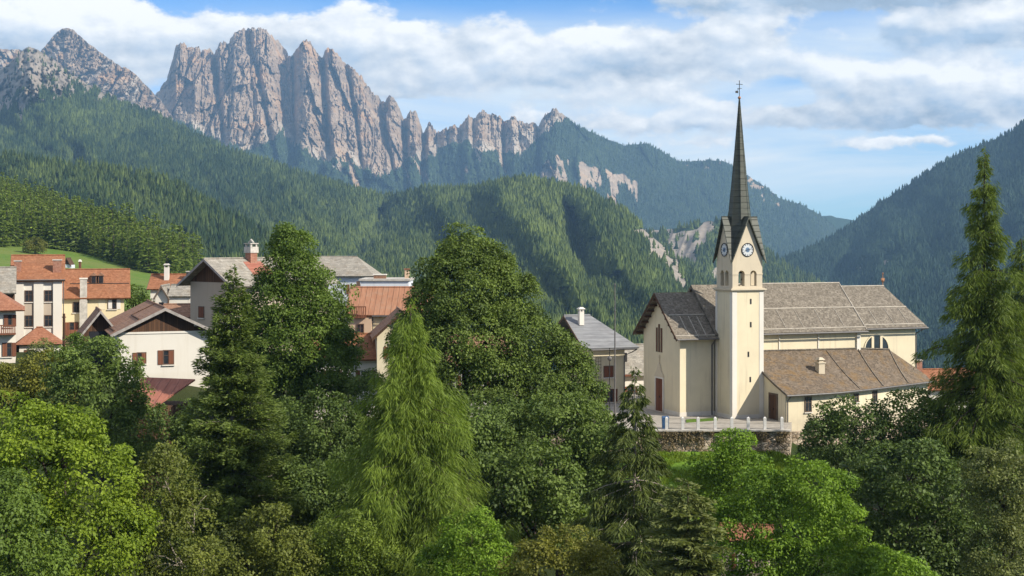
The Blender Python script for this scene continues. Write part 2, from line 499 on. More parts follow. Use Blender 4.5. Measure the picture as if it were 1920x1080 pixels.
def build_ground():
    ys = np.concatenate([np.linspace(-400, -30, 12), np.linspace(-26, 98, 60), np.linspace(100, 135, 50), np.linspace(137, 320, 60), np.linspace(340, 1500, 40), np.geomspace(1600, 8350, 20)])
    t = np.linspace(-1, 1, 161)
    X = []; Y = []
    for y in ys:
        half = max(160.0, abs(y) * 0.52 + 60)
        X.append(t * half); Y.append(np.full_like(t, y))
    X = np.array(X); Y = np.array(Y)
    Z = CZ + ground_rel(X, Y)
    V = np.stack([X, Y, Z], -1).reshape(-1, 3)
    r, c = X.shape
    idx = np.arange(r * c).reshape(r, c)
    F = np.stack([idx[:-1, :-1], idx[:-1, 1:], idx[1:, 1:], idx[1:, :-1]], -1).reshape(-1, 4)
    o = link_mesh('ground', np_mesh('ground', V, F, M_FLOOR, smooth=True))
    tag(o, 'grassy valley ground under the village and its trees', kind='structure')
build_ground()
def build_slope():
    xs = np.linspace(wx(1150, 118), wx(1560, 118), 60); ys = np.linspace(108.0, 122.6, 30)
    X, Y = np.meshgrid(xs, ys); Z = CZ + ground_rel(X, Y) + 0.06
    V = np.stack([X, Y, Z], -1).reshape(-1, 3); idx = np.arange(X.size).reshape(X.shape)
    F = np.stack([idx[:-1, :-1], idx[:-1, 1:], idx[1:, 1:], idx[1:, :-1]], -1).reshape(-1, 4)
    tag(link_mesh('grass_bank', np_mesh('grass_bank', V, F, M_BANK, smooth=True)), 'bright green grass bank below the church retaining wall', kind='structure')
build_slope()

# ------------------------------------------------------------------ hills and mountains
def hill_mat(name, soil, rock1, rock2, scree, orange, streak=(0.02, 0.02, 0.004), bscale=0.02, bdist=8.0):
    m, nt = new_mat(name); g = N(nt)
    co = g.coords()
    rk = g.attr('rock'); sr = g.attr('scree')
    n1 = g.noise(g.mapping(co, scale=streak), 1.0, 6.0, 0.62)
    n2 = g.noise(co, bscale * 0.25, 6.0, 0.62)
    n3 = g.noise(g.mapping(co, scale=(0.0012, 0.0012, 0.03)), 1.0, 5.0, 0.62)
    n4 = g.noise(co, bscale, 5.0, 0.68)
    r = g.mix(g.mapr(n1, 0.32, 0.68), rock1, rock2)
    r = g.mix(g.mapr(n2, 0.52, 0.66, 0.0, 0.75), r, orange)
    r = g.mix(g.mapr(n3, 0.45, 0.62, 0.0, 0.45), r, tuple(a * 0.62 for a in rock2))
    r = g.mix(g.mapr(n4, 0.5, 0.72, 0.0, 0.6), r, tuple(a * 0.5 for a in rock2))
    r = g.mix(sr, r, scree)
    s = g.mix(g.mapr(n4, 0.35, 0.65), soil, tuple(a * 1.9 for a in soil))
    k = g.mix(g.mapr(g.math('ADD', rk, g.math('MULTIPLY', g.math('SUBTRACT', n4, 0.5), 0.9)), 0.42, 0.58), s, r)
    g.surface(k, 0.95, 0.05, n4, 0.7, bdist)
    return m

def hill(name, label, mat, p0, p1, step, ridge, foot, dfoot, dridge, rows, shape=0.85, dshape=1.0, relief=None, rockfn=None, back=0.35, jag=None, tfun=None, smooth=True):
    """a slope between a foot line and a crest line, both given by bearing (px) and elevation (py), with real distances;
    relief(px, t, py) moves ground nearer or farther, rockfn(px, t, py) -> (rock, scree)"""
    px = np.arange(p0, p1 + step, step)
    ry = interp(px, ridge)
    if jag is not None: ry = ry - jag(px)
    fy = interp(px, foot)
    t = np.linspace(0, 1, rows)
    if tfun is not None: t = tfun(t)
    S = t ** shape
    PX = np.repeat(px[None], rows, 0); T = np.repeat(t[:, None], len(px), 1)
    PY = fy[None] + (ry - fy)[None] * S[:, None]
    D0 = interp(px, dfoot)[None]; D1 = interp(px, dridge)[None]
    D = D0 + (D1 - D0) * (T ** dshape)
    if relief is not None: D = D - relief(PX, T, PY)
    X = (PX - 960) / FP * D; Y = D; Z = CZ + (HY - PY) / FP * D
    rock, scree = rockfn(PX, T, PY) if rockfn else (np.zeros_like(PX), np.zeros_like(PX))
    # far side falls away behind the crest
    nb = 7
    Xb, Yb, Zb = [X], [Y], [Z]
    zr = Z[-1]; base = CZ - 188.0
    for k in range(1, nb):
        q = k / (nb - 1)
        d = D[-1] * (1 + back * q)
        zz = zr + (base - zr) * (q ** 0.8) * 1.0 - 0.004 * D[-1] * (k > 0)
        Xb.append(((px - 960) / FP * d)[None]); Yb.append(d[None]); Zb.append(zz[None])
    X2 = np.concatenate(Xb); Y2 = np.concatenate(Yb); Z2 = np.concatenate(Zb)
    rk = np.concatenate([rock, np.repeat(rock[-1:], nb - 1, 0)]); sr = np.concatenate([scree, np.repeat(scree[-1:], nb - 1, 0)])
    R, C = X2.shape
    V = np.stack([X2, Y2, np.maximum(Z2, base)], -1).reshape(-1, 3)
    idx = np.arange(R * C).reshape(R, C)
    F = np.stack([idx[:-1, :-1], idx[:-1, 1:], idx[1:, 1:], idx[1:, :-1]], -1).reshape(-1, 4)
    me = np_mesh(name, V, F, mat, {'rock': ('POINT', rk.ravel()), 'scree': ('POINT', sr.ravel())}, smooth=smooth)
    o = link_mesh(name, me)
    tag(o, label, kind='structure')
    return dict(X=X, Y=Y, Z=Z, PX=PX, PY=PY, D=D, rock=rock, px=px, t=t, obj=o)

def sample_hill(H, n, seed, ymax=None, keep=None, rockmax=0.4):
    """random places on the visible front of a hill, even per square pixel"""
    r = np.random.default_rng(seed)
    R, C = H['X'].shape
    # weight cells by their area in the view
    h = np.abs(H['PY'][:-1, :-1] - H['PY'][1:, :-1]) + 0.02
    wgt = h * (H['PX'][0, 1] - H['PX'][0, 0])
    wgt = np.where(H['rock'][:-1, :-1] > rockmax, wgt * (0.0 if rockmax < 0.38 else 0.03), wgt)
    if ymax is not None: wgt = np.where(H['PY'][:-1, :-1] > interp(H['PX'][:-1, :-1], ymax), 0, wgt)
    p = (wgt / wgt.sum()).ravel()
    c = r.choice(len(p), n, p=p)
    i, j = c // (C - 1), c % (C - 1)
    a, b = r.random(n), r.random(n)
    def bil(A): return (A[i, j] * (1 - a) * (1 - b) + A[i + 1, j] * a * (1 - b) + A[i, j + 1] * (1 - a) * b + A[i + 1, j + 1] * a * b)
    return bil(H['X']), bil(H['Y']), bil(H['Z']), bil(H['PX']), bil(H['PY'])

def far_forest(label, H, n, height, width, mat, seed, ymax=None, tone=None, sides=6, tiers=3, rockmax=0.4):
    x, y, z, px, py = sample_hill(H, n, seed, ymax, rockmax=rockmax)
    r = np.random.default_rng(seed + 1)
    # template: stacked ragged cones
    tv, tf = [], []
    for k in range(tiers):
        z0 = 0.10 + 0.62 * k / tiers; z1 = z0 + (1.0 - z0) * (0.62 if k < tiers - 1 else 1.0)
        rad = 0.5 * (1 - 0.72 * k / tiers)
        i = len(tv)
        for q in range(sides):
            th = 2 * math.pi * (q + 0.5 * k) / sides
            tv.append((rad * math.cos(th), rad * math.sin(th), z0))
        tv.append((0, 0, z1))
        for q in range(sides): tf.append((i + q, i + (q + 1) % sides, i + sides))
    tv = np.array(tv); tf = np.array(tf)
    hh = height * (0.40 + 0.80 * r.random(n) ** 0.8); ww = width * hh / height * r.uniform(0.75, 1.3, n)
    th = r.uniform(0, 6.28, n)
    jr = r.uniform(0.6, 1.35, (n, len(tv))); jz = r.uniform(-0.07, 0.07, (n, len(tv)))
    vx = tv[None, :, 0] * jr * ww[:, None]; vy = tv[None, :, 1] * jr * ww[:, None]
    cx, sx = np.cos(th)[:, None], np.sin(th)[:, None]
    VX = x[:, None] + vx * cx - vy * sx; VY = y[:, None] + vx * sx + vy * cx
    VZ = z[:, None] - 0.06 * hh[:, None] + (tv[None, :, 2] + jz) * hh[:, None]
    V = np.stack([VX, VY, VZ], -1).reshape(-1, 3)
    F = (tf[None] + (np.arange(n) * len(tv))[:, None, None]).reshape(-1, 3)
    patch = fbm(px / 70.0, py / 34.0, seed, 4)
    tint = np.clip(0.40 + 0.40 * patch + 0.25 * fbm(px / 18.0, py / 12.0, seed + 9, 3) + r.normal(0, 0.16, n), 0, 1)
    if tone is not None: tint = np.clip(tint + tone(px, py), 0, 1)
    me = np_mesh('forest', V, F, mat, {'tint': ('FACE', np.repeat(tint, len(tf)))})
    o = link_mesh('forest', me)
    tag(o, label, kind='stuff')
    return o

def far_leaf(name, dark, light):
    m, nt = new_mat(name); g = N(nt)
    t = g.attr('tint')
    g.surface(g.mix(t, dark, light), 0.8, 0.1)
    return m

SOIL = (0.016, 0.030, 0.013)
M_HILL = hill_mat('forest_slope', SOIL, (0.31, 0.26, 0.205), (0.185, 0.16, 0.13), (0.33, 0.29, 0.24), (0.27, 0.205, 0.14), bscale=0.05, bdist=3.0)
M_DOLO = hill_mat('dolomite_rock', (0.022, 0.034, 0.022), (0.37, 0.275, 0.185), (0.205, 0.155, 0.115), (0.36, 0.31, 0.245), (0.42, 0.245, 0.115), bscale=0.022, bdist=9.0)

# --- jagged massif and the blue wooded mountains joined to it
RIDGE = [(-140, 235), (180, 232), (262, 215), (290, 180), (300, 166), (313, 150), (318, 130), (325, 105), (330, 85), (337, 80), (345, 80), (352, 88), (360, 90), (368, 93), (372, 89), (377, 98), (383, 92), (393, 92), (402, 101),
         (408, 88), (415, 82), (425, 80), (430, 78), (434, 68), (445, 57), (460, 54), (472, 53), (485, 52), (495, 56), (505, 63), (515, 72), (525, 82), (535, 92), (541, 103), (546, 109), (553, 98), (562, 85), (570, 77), (577, 76),
         (585, 82), (592, 92), (600, 104), (606, 109), (610, 92), (615, 87), (622, 92), (632, 103), (640, 112), (650, 120), (665, 132), (678, 145), (690, 160), (700, 172), (712, 184), (722, 191), (727, 185), (731, 175), (737, 180),
         (745, 195), (752, 209), (758, 221), (762, 218), (768, 209), (776, 206), (782, 212), (788, 231), (793, 246), (800, 240), (806, 229), (813, 240), (820, 246), (828, 243), (835, 239), (845, 241), (852, 233), (860, 240),
         (870, 225), (878, 216), (884, 222), (892, 220), (898, 210), (905, 207), (915, 213), (925, 212), (935, 217), (945, 226), (955, 222), (963, 218), (970, 226), (978, 230), (988, 228), (1000, 232), (1010, 237), (1016, 225),
         (1022, 213), (1032, 207), (1042, 206), (1052, 212), (1065, 222), (1080, 235), (1095, 243), (1110, 248), (1130, 257), (1150, 266), (1170, 273), (1190, 271), (1215, 269), (1235, 281), (1255, 293), (1275, 303), (1310, 302),
         (1350, 301), (1365, 306), (1380, 316), (1405, 331), (1425, 343), (1445, 358), (1460, 370), (1480, 379), (1500, 382), (1515, 391), (1535, 401), (1550, 412), (1562, 424), (1600, 460), (1700, 520)]
BASE = [(-140, 150), (262, 205), (300, 205), (345, 235), (395, 258), (430, 276), (460, 284), (500, 262), (530, 252), (560, 275), (585, 292), (640, 300), (690, 322), (730, 330), (760, 300), (800, 296), (840, 268), (870, 268), (900, 290), (940, 284), (985, 280),
        (1015, 256), (1040, 226), (1060, 224), (1100, 236), (1600, 0)]
# buttresses: (crest px at row 150, lean px per 100 rows, half width of the flat front, fall to the left, fall to the right in m per px, stand-out in m)
TOWERS = [(348, -4, 20, 5, 3.0, 185), (392, 8, 7, 4, 5, 140), (434, 6, 24, 4.5, 3.4, 220), (489, 12, 9, 7, 5, 205), (514, 18, 4, 5, 7, 105),
          (580, 8, 3, 2.6, 5.0, 225), (560, -30, 2, 4, 4, 110), (616, 14, 2, 6, 3.2, 215), (642, 26, 3, 4, 5, 165), (668, 30, 2, 3.4, 5, 205), (704, 26, 4, 4, 5, 185),
          (735, 6, 3, 5, 5, 205), (776, -2, 6, 4, 5, 225), (806, 0, 3, 5, 5, 190), (826, 6, 2, 5, 6, 160), (850, 0, 3, 6, 6, 175), (878, -4, 4, 4, 5, 215), (906, 2, 8, 5, 6, 210), (928, 2, 4, 6, 6, 185),
          (962, 0, 5, 4, 6, 200), (992, 0, 6, 4, 5, 180), (1032, 0, 8, 6, 3, 230), (1072, 20, 14, 3, 3, 190), (470, -60, 3, 3, 3, 110), (540, 40, 2, 4, 3, 120)]
def worley(x, y, seed):
    """distance to the nearest of jittered points, and the value of that cell"""
    ix, iy = np.floor(x), np.floor(y); best = np.full(np.shape(x), 9.0); val = np.zeros(np.shape(x))
    for dx in (-1, 0, 1):
        for dy in (-1, 0, 1):
            cx, cy = ix + dx, iy + dy
            px = cx + _h(cx, cy, seed); py = cy + _h(cx, cy, seed + 7)
            d = np.hypot(x - px, y - py); m = d < best
            best = np.where(m, d, best); val = np.where(m, _h(cx, cy, seed + 13), val)
    return best, val
def cracks(x, y, seed):
    """0 on the joints between jittered cells, growing away from them"""
    ix, iy = np.floor(x), np.floor(y); f1 = np.full(np.shape(x), 9.0); f2 = np.full(np.shape(x), 9.0)
    for dx in (-1, 0, 1):
        for dy in (-1, 0, 1):
            cx, cy = ix + dx, iy + dy
            d = np.hypot(x - cx - _h(cx, cy, seed), y - cy - _h(cx, cy, seed + 7))
            f2 = np.where(d < f1, f1, np.minimum(f2, d)); f1 = np.minimum(f1, d)
    return f2 - f1
def facets(x, y, seed):
    """broken planes: every jittered cell is a tilted flat face"""
    ix, iy = np.floor(x), np.floor(y); best = np.full(np.shape(x), 9.0); out = np.zeros(np.shape(x))
    for dx in (-1, 0, 1):
        for dy in (-1, 0, 1):
            cx, cy = ix + dx, iy + dy
            qx = x - cx - _h(cx, cy, seed); qy = y - cy - _h(cx, cy, seed + 7)
            d = np.hypot(qx, qy); m = d < best; best = np.where(m, d, best)
            v = (_h(cx, cy, seed + 13) - 0.5) * 2.0 * qx + (_h(cx, cy, seed + 19) - 0.5) * 0.9 * qy + (_h(cx, cy, seed + 23) - 0.5) * 0.7
            out = np.where(m, v, out)
    return out
def massif_relief(PX, T, PY):
    rocky = sstep(0.40, 0.56, T)
    low = (1 - rocky)
    W = 7.0 * fbm(PX / 40, PY / 46, 21, 3)
    E_ = np.full(PX.shape, -300.0); rt = np.random.default_rng(77)
    for k, (c, lean, fl, sl, sr, out) in enumerate(TOWERS):
        cc = c + lean * (PY - 150) / 100.0 + 5.0 * fbm(PY / 30.0, PY * 0 + k * 3.3, 300 + k, 3)
        q = PX - cc
        # faces widen downwards from the crest and are tilted planes
        top = float(interp(c, RIDGE)); f_ = fl + (0.10 if c > 530 else 0.03) * np.maximum(PY - top, 0)
        tilt = rt.uniform(-2.0, 2.4)
        E_ = np.maximum(E_, out + tilt * np.clip(q, -f_, f_) - sl * 3.4 * np.maximum(-q - f_, 0) - sr * 3.4 * np.maximum(q - f_, 0) + 0.55 * (PY - 150))
    d1, v1 = worley((PX + 0.3 * W) / 15, (PY + W) / 26, 401)
    d2, v2 = worley((PX + 0.3 * W) / 6.0, (PY + W) / 8.5, 402)
    c1 = cracks((PX + 0.5 * W + 0.1 * (PY - 150)) / 13, (PY + W) / 46, 411); c2 = cracks((PX + 0.4 * W) / 5.5, (PY + W) / 11, 412)
    XS = PX + 0.6 * W - 0.22 * (PY - 150) * np.sign(PX - 500)
    e = 0.55 * E_ + 150 * facets(XS / 36, (PY + 2 * W) / 74, 431) + 62 * facets(XS / 13, (PY + W) / 30, 432) + 24 * facets(XS / 5.2, (PY + W) / 10, 433)
    e = e - (18 + 70 * sstep(-0.05, 0.4, fbm(PX / 34, PY / 60, 413, 3))) * np.exp(-c1 / 0.05) - 16 * sstep(0.0, 0.5, fbm(PX / 20, PY / 16, 414, 3)) * np.exp(-c2 / 0.10)
    e = e + 12 * fbm(PX / 5, PY / 4, 8, 3) + 9 * (((PY + W + 5 * fbm(PX / 15, PY / 15, 13, 2)) / 9.0) % 1.0) + 6 * (((PY + 0.5 * W) / 3.7) % 1.0)
    for (gx, lean, w, dep) in ((527, 10, 12, 300), (604, 6, 5, 260), (549, 2, 4, 170), (402, 10, 5, 190), (474, 22, 5, 170), (647, 16, 4, 150), (690, 22, 4, 160), (757, 2, 5, 220), (794, 0, 5, 200), (866, 0, 4, 120), (945, 0, 4, 110), (1011, 0, 4, 150)):
        cc = gx + lean * (PY - 100) / 100.0 + 0.5 * W
        e = e - dep * np.exp(-((PX - cc) / w) ** 2)
    f = 420 * (ridged((PX + 0.5 * (PY - 300) + 6 * W) / 90, PY / 300, 15, 3) - 0.5) + 130 * fbm(PX / 25, PY / 30, 16, 4)
    smoothen = 1 - 0.62 * sstep(1040, 1080, PX)
    return e * rocky * smoothen + f * low * sstep(0.0, 0.1, T) * 1.0
def massif_rock(PX, T, PY):
    b = interp(PX[0], BASE)[None] + 14 * fbm(PX / 22, PY / 30, 31, 4) + 8 * fbm(PX / 6, PY / 14, 32, 3)
    rk = sstep(8, -8, PY - b)
    sc_ = sstep(-34, -4, PY - b) * (0.25 + 0.75 * sstep(-0.1, 0.4, fbm(PX / 12 - PY / 22, PY / 60, 33, 3)))
    sc_ = np.maximum(sc_, 0.9 * np.exp(-((PX - 985) / 46) ** 2 - ((PY - 262) / 24) ** 2))
    # pale gullies run down into the woods
    gul = sstep(0.80, 0.93, ridged((PX - 0.35 * (PY - 300)) / 40, PY / 170, 41, 2)) * sstep(75, 15, PY - b) * sstep(560, 640, PX) * sstep(1010, 960, PX)
    rk = np.maximum(rk, gul)
    # cliff band under the wooded shoulder
    top = interp(PX[0], [(1005, 330), (1025, 305), (1045, 292), (1075, 300), (1110, 312), (1150, 325), (1192, 332), (1196, 345), (1200, 400)])[None] + 10 * fbm(PX / 9, PY / 20, 44, 3)
    bot = interp(PX[0], [(1005, 332), (1060, 345), (1110, 366), (1150, 392), (1185, 402), (1198, 400)])[None] + 10 * fbm(PX / 12, PY / 30, 45, 3)
    cl = sstep(-3, 3, PY - top) * sstep(4, -4, PY - bot) * sstep(1008, 1018, PX) * sstep(1199, 1192, PX)
    cl = cl * sstep(-0.02, 0.22, fbm((PX - 0.2 * PY) / 13, PY / 55, 46, 4) + 0.17)
    # bald crest of the far shoulders
    bald = sstep(0.15, 0.45, fbm(PX / 16, PY / 9, 47, 4)) * sstep(26, 6, PY - interp(PX[0], RIDGE)[None]) * sstep(1275, 1300, PX) * sstep(1500, 1470, PX)
    bald2 = 0.8 * sstep(0.25, 0.55, fbm(PX / 10, PY / 16, 48, 4)) * sstep(60, 20, PY - interp(PX[0], RIDGE)[None]) * sstep(1380, 1410, PX) * sstep(1500, 1460, PX)
    rk = np.maximum.reduce([rk, cl, bald, bald2])
    return rk, np.maximum(sc_ * (PY < b + 30), cl * 0.25)
def crag(px):
    return (5.0 * fbm(px / 6.0, px * 0, 51, 3) + 3.2 * fbm(px / 2.6, px * 0, 52, 2)) * sstep(285, 300, px) * (1 - 0.7 * sstep(1045, 1070, px))
MASSIF = hill('mountain', 'jagged pale dolomite massif with wooded blue shoulders below it', M_DOLO, -140, 1700, 1.5, RIDGE,
              [(-140, 470), (400, 470), (900, 520), (1300, 560), (1700, 600)], [(-140, 4700), (1700, 4700)], [(-140, 7200), (500, 7300), (1040, 7300), (1300, 7600), (1700, 7600)],
              210, shape=1.0, dshape=0.75, relief=massif_relief, rockfn=massif_rock, jag=crag, smooth=False, back=0.09)

# --- peak behind on the far side
def peak_relief(PX, T, PY):
    w = PX + 0.5 * (PY - 100) * np.sign(PX - 120) + 6 * fbm(PX / 30, PY / 30, 61, 3)
    return -32 * np.exp(-cracks(w / 12, PY / 16, 421) / 0.07) + 120 * facets(w / 34, PY / 60, 441) + 50 * facets(w / 12, PY / 24, 442) + 8 * ((PY + 0.3 * w) / 9.0 % 1.0) + 170 * (ridged(w / 60, PY / 200, 62, 3) - 0.5) + 120 * (ridged(w / 20, PY / 70, 63, 3) - 0.5) + 40 * fbm(PX / 8, PY / 6, 64, 4)
PEAK = hill('mountain', 'pointed pinkish rock peak behind the wooded slope', M_DOLO, -140, 420, 1.5,
            [(-140, 105), (-40, 98), (0, 91), (30, 92), (45, 96), (70, 105), (85, 86), (100, 66), (110, 57), (118, 52), (128, 52), (140, 58), (160, 76), (180, 92), (200, 106), (230, 126), (245, 131), (260, 146), (280, 166), (292, 178), (310, 200), (340, 240), (420, 300)],
            [(-140, 330), (420, 360)], [(-140, 5600), (420, 5600)], [(-140, 6600), (420, 6600)], 150, shape=1.0, dshape=0.8, relief=peak_relief,
            rockfn=lambda PX, T, PY: (np.ones_like(PX), sstep(0.2, 0.5, fbm(PX / 20 + PY / 20, PY / 50, 66, 3)) * 0.7),
            jag=lambda p: 3.0 * fbm(p / 6.0, p * 0, 67, 3), smooth=False, back=0.2)

# --- far hazy hills in the gap
FAR = hill('hills', 'faint far hills in the gap at the end of the valley', M_HILL, 1440, 1760, 4, [(1440, 400), (1500, 402), (1545, 405), (1558, 404), (1568, 408), (1578, 409), (1600, 413), (1640, 408), (1760, 400)],
           [(1440, 470), (1760, 470)], [(1440, 7400), (1760, 7400)], [(1440, 8100), (1760, 8100)], 30, back=0.03)

# --- big wooded mountain on the right-hand side of the valley
def right_relief(PX, T, PY):
    return (420 * (ridged((PX + 0.9 * (PY - 400) + 20 * fbm(PX / 60, PY / 60, 70, 3)) / 150, PY / 500, 71, 3) - 0.5) + 120 * fbm(PX / 50, PY / 50, 72, 4)) * sstep(0, 0.12, T) * (0.35 + 0.65 * sstep(1.0, 0.75, T))
def right_rock(PX, T, PY):
    r = sstep(0.32, 0.5, fbm(PX / 26, PY / 9, 74, 4)) * np.exp(-((PY - 500 - 0.06 * (PX - 1600)) / 22) ** 2) * sstep(1530, 1580, PX) * sstep(1760, 1700, PX)
    return r, r * 0
RIGHT = hill('mountain', 'steep blue-green wooded mountain beyond the church and the tall larch', M_HILL, 1330, 2200, 3,
             [(1330, 560), (1380, 530), (1440, 496), (1500, 474), (1560, 444), (1610, 410), (1650, 380), (1700, 349), (1750, 315), (1790, 293), (1830, 275), (1870, 260), (1898, 246), (1912, 234), (1925, 225), (1960, 205), (2040, 175), (2200, 130)],
             [(1330, 700), (1500, 760), (2200, 800)], [(1330, 2000), (1600, 1500), (2200, 1500)], [(1330, 3600), (1600, 4300), (2200, 4300)], 130, shape=0.9, relief=right_relief, rockfn=right_rock)

# --- long wooded slope that carries the middle hill
def mid_relief(PX, T, PY):
    a = 430 * (ridged((PX - 0.8 * (PY - 330) + 16 * fbm(PX / 50, PY / 50, 80, 3)) / 120, PY / 420, 81, 3) - 0.5) + 90 * fbm(PX / 45, PY / 40, 82, 4)
    a = a - 330 * np.exp(-((PX - 1076 - 0.25 * (PY - 430)) / 17) ** 2 - ((PY - 455) / 90) ** 2) - 300 * np.exp(-((PX - 740 - 0.55 * (PY - 360) * -1) / 26) ** 2) * sstep(345, 380, PY)
    rk = sstep(215, 165, PY) * sstep(205, 120, PX)
    a = a + rk * (80 * facets((PX + 0.25 * PY) / 20, PY / 36, 451) + 130 * (ridged((PX + 0.25 * PY + 8 * fbm(PX / 14, PY / 14, 89, 3)) / 26, PY / 70, 83, 3) - 0.5) + 60 * fbm(PX / 7, PY / 7, 84, 4) - 70 * np.exp(-cracks((PX + 0.3 * PY) / 9, PY / 14, 422) / 0.09))
    return a * sstep(0, 0.1, T) * (0.3 + 0.7 * sstep(1.0, 0.85, T) + 0.5 * rk)
def mid_rock(PX, T, PY):
    n = fbm(PX / 14 + PY / 40, PY / 22, 85, 4)
    b = interp(PX[0], [(-140, 215), (0, 200), (50, 190), (90, 172), (120, 150), (170, 160), (240, 190), (300, 190)])[None]
    r = sstep(26, -22, PY - b + 60 * n - 6 + 30 * fbm(PX / 4, PY / 4, 99, 2)) * sstep(250, 150, PX)
    # slide below the wooded knoll
    s = sstep(0.18, 0.42, fbm((PX + 0.8 * PY) / 26, PY / 26, 86, 4) + 0.9 * np.exp(-((PX - 1232 - 0.75 * (PY - 470)) / 20) ** 2) - 0.22) * sstep(1165, 1185, PX) * sstep(420, 440, PY) * sstep(560, 530, PY)
    s2 = sstep(0.45, 0.6, fbm(PX / 12, PY / 16, 87, 4)) * np.exp(-((PX - 1050) / 30) ** 2 - ((PY - 520) / 30) ** 2) * 2
    return np.maximum.reduce([r, s, np.clip(s2, 0, 1)]), np.maximum(r * sstep(0.0, 0.4, n) * 0.15, s * 0.3)
MID = hill('hills', 'long dark wooded slope running down to a rounded wooded hill', M_HILL, -160, 1480, 2.5,
           [(-160, 190), (-60, 150), (0, 132), (20, 118), (35, 102), (46, 92), (56, 88), (66, 92), (80, 99), (100, 112), (120, 128), (140, 142), (165, 158), (200, 178), (240, 197), (290, 212), (330, 234), (380, 259), (430, 280), (500, 303), (560, 323), (620, 341), (690, 363), (722, 370),
            (760, 364), (800, 355), (860, 356), (900, 352), (940, 342), (990, 338), (1040, 346), (1090, 359), (1120, 372), (1150, 388), (1180, 406), (1200, 425), (1240, 458), (1290, 506), (1340, 550), (1400, 590), (1480, 640)],
           [(-160, 600), (600, 640), (1000, 690), (1480, 760)], [(-160, 1500), (700, 1100), (1480, 1000)], [(-160, 4600), (60, 4400), (400, 3800), (700, 3200), (1000, 2700), (1250, 2400), (1480, 2200)],
           170, shape=0.85, dshape=1.1, relief=mid_relief, rockfn=mid_rock, jag=lambda p: 3.0 * fbm(p / 6.0, p * 0, 88, 3) * sstep(160, 90, p), back=0.25)
def scar_rock(PX, T, PY):
    r = sstep(-0.02, 0.22, fbm((PX + 0.5 * PY) / 24, PY / 30, 91, 4)) * sstep(1170, 1190, PX) * sstep(1365, 1345, PX) * sstep(405, 425, PY)
    return r, r * 0.25
SCAR = hill('hills', 'dark wooded knoll scarred by a pale rock slide', M_HILL, 1120, 1600, 2.5,
            [(1120, 440), (1180, 428), (1240, 432), (1290, 424), (1330, 414), (1370, 421), (1410, 446), (1440, 470), (1480, 500), (1600, 560)],
            [(1120, 640), (1600, 700)], [(1120, 2300), (1600, 2000)], [(1120, 3500), (1600, 3300)], 80, shape=0.9,
            relief=lambda PX, T, PY: 170 * (ridged((PX + 0.4 * PY) / 50, PY / 200, 92, 3) - 0.5) * sstep(0, 0.1, T), rockfn=scar_rock, back=0.2)
# --- nearer ridge on the left
LEFT = hill('hills', 'nearer dark spruce ridge falling behind the village roofs', M_HILL, -160, 860, 3,
            [(-160, 262), (0, 292), (60, 304), (130, 314), (190, 320), (250, 328), (300, 339), (350, 362), (420, 404), (500, 444), (560, 477), (640, 508), (700, 533), (760, 555), (860, 590)],
            [(-160, 640), (860, 690)], [(-160, 800), (860, 700)], [(-160, 2000), (400, 1650), (860, 1250)], 90, shape=0.9,
            relief=lambda PX, T, PY: (150 * (ridged((PX - 0.9 * PY) / 95, PY / 300, 95, 3) - 0.5) + 35 * fbm(PX / 40, PY / 40, 96, 4)) * sstep(0, 0.1, T) * (0.3 + 0.7 * sstep(1.0, 0.85, T)), back=0.2)
# --- meadow hill with the near wood
def meadow_mat():
    return M_GRASS
NEAR = hill('hill', 'bright green meadow hill rising behind the red roofed houses', M_GRASS, -200, 560, 4,
            [(-200, 330), (0, 362), (100, 400), (200, 440), (300, 480), (370, 504), (430, 530), (560, 600)],
            [(-200, 640), (560, 650)], [(-200, 235), (560, 235)], [(-200, 900), (0, 860), (370, 620), (560, 480)], 60, shape=0.72, back=0.3)

F_FAR = far_leaf('far_needles', (0.022, 0.040, 0.020), (0.075, 0.110, 0.045))
F_SHADED = far_leaf('cloud_shaded_needles', (0.008, 0.020, 0.018), (0.042, 0.072, 0.040))  # darkened and blued: cloud shadow and haze put into the needle colour
F_MID = far_leaf('hill_needles', (0.019, 0.036, 0.012), (0.122, 0.156, 0.036))
def wood_edge(H, pts): return [(p, y) for p, y in pts]
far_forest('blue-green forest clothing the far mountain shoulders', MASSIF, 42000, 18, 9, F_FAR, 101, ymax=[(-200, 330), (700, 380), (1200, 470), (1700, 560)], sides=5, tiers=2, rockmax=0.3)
far_forest('blue-green forest covering the steep mountain beyond the church', RIGHT, 62000, 16.5, 8, F_SHADED, 102, sides=5, tiers=2,
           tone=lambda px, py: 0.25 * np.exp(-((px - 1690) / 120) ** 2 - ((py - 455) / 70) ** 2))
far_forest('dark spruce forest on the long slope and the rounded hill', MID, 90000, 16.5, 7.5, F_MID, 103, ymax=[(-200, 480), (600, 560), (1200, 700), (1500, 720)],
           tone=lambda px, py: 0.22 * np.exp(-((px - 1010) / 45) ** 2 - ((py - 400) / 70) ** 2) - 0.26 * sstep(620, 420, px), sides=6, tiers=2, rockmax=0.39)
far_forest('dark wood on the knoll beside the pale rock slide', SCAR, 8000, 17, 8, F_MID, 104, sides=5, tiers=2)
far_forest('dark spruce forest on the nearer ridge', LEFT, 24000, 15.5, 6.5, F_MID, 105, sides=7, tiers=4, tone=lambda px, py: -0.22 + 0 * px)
# ------------------------------------------------------------------ leaves
def unit(a): return a / (np.linalg.norm(a, axis=-1, keepdims=True) + 1e-9)

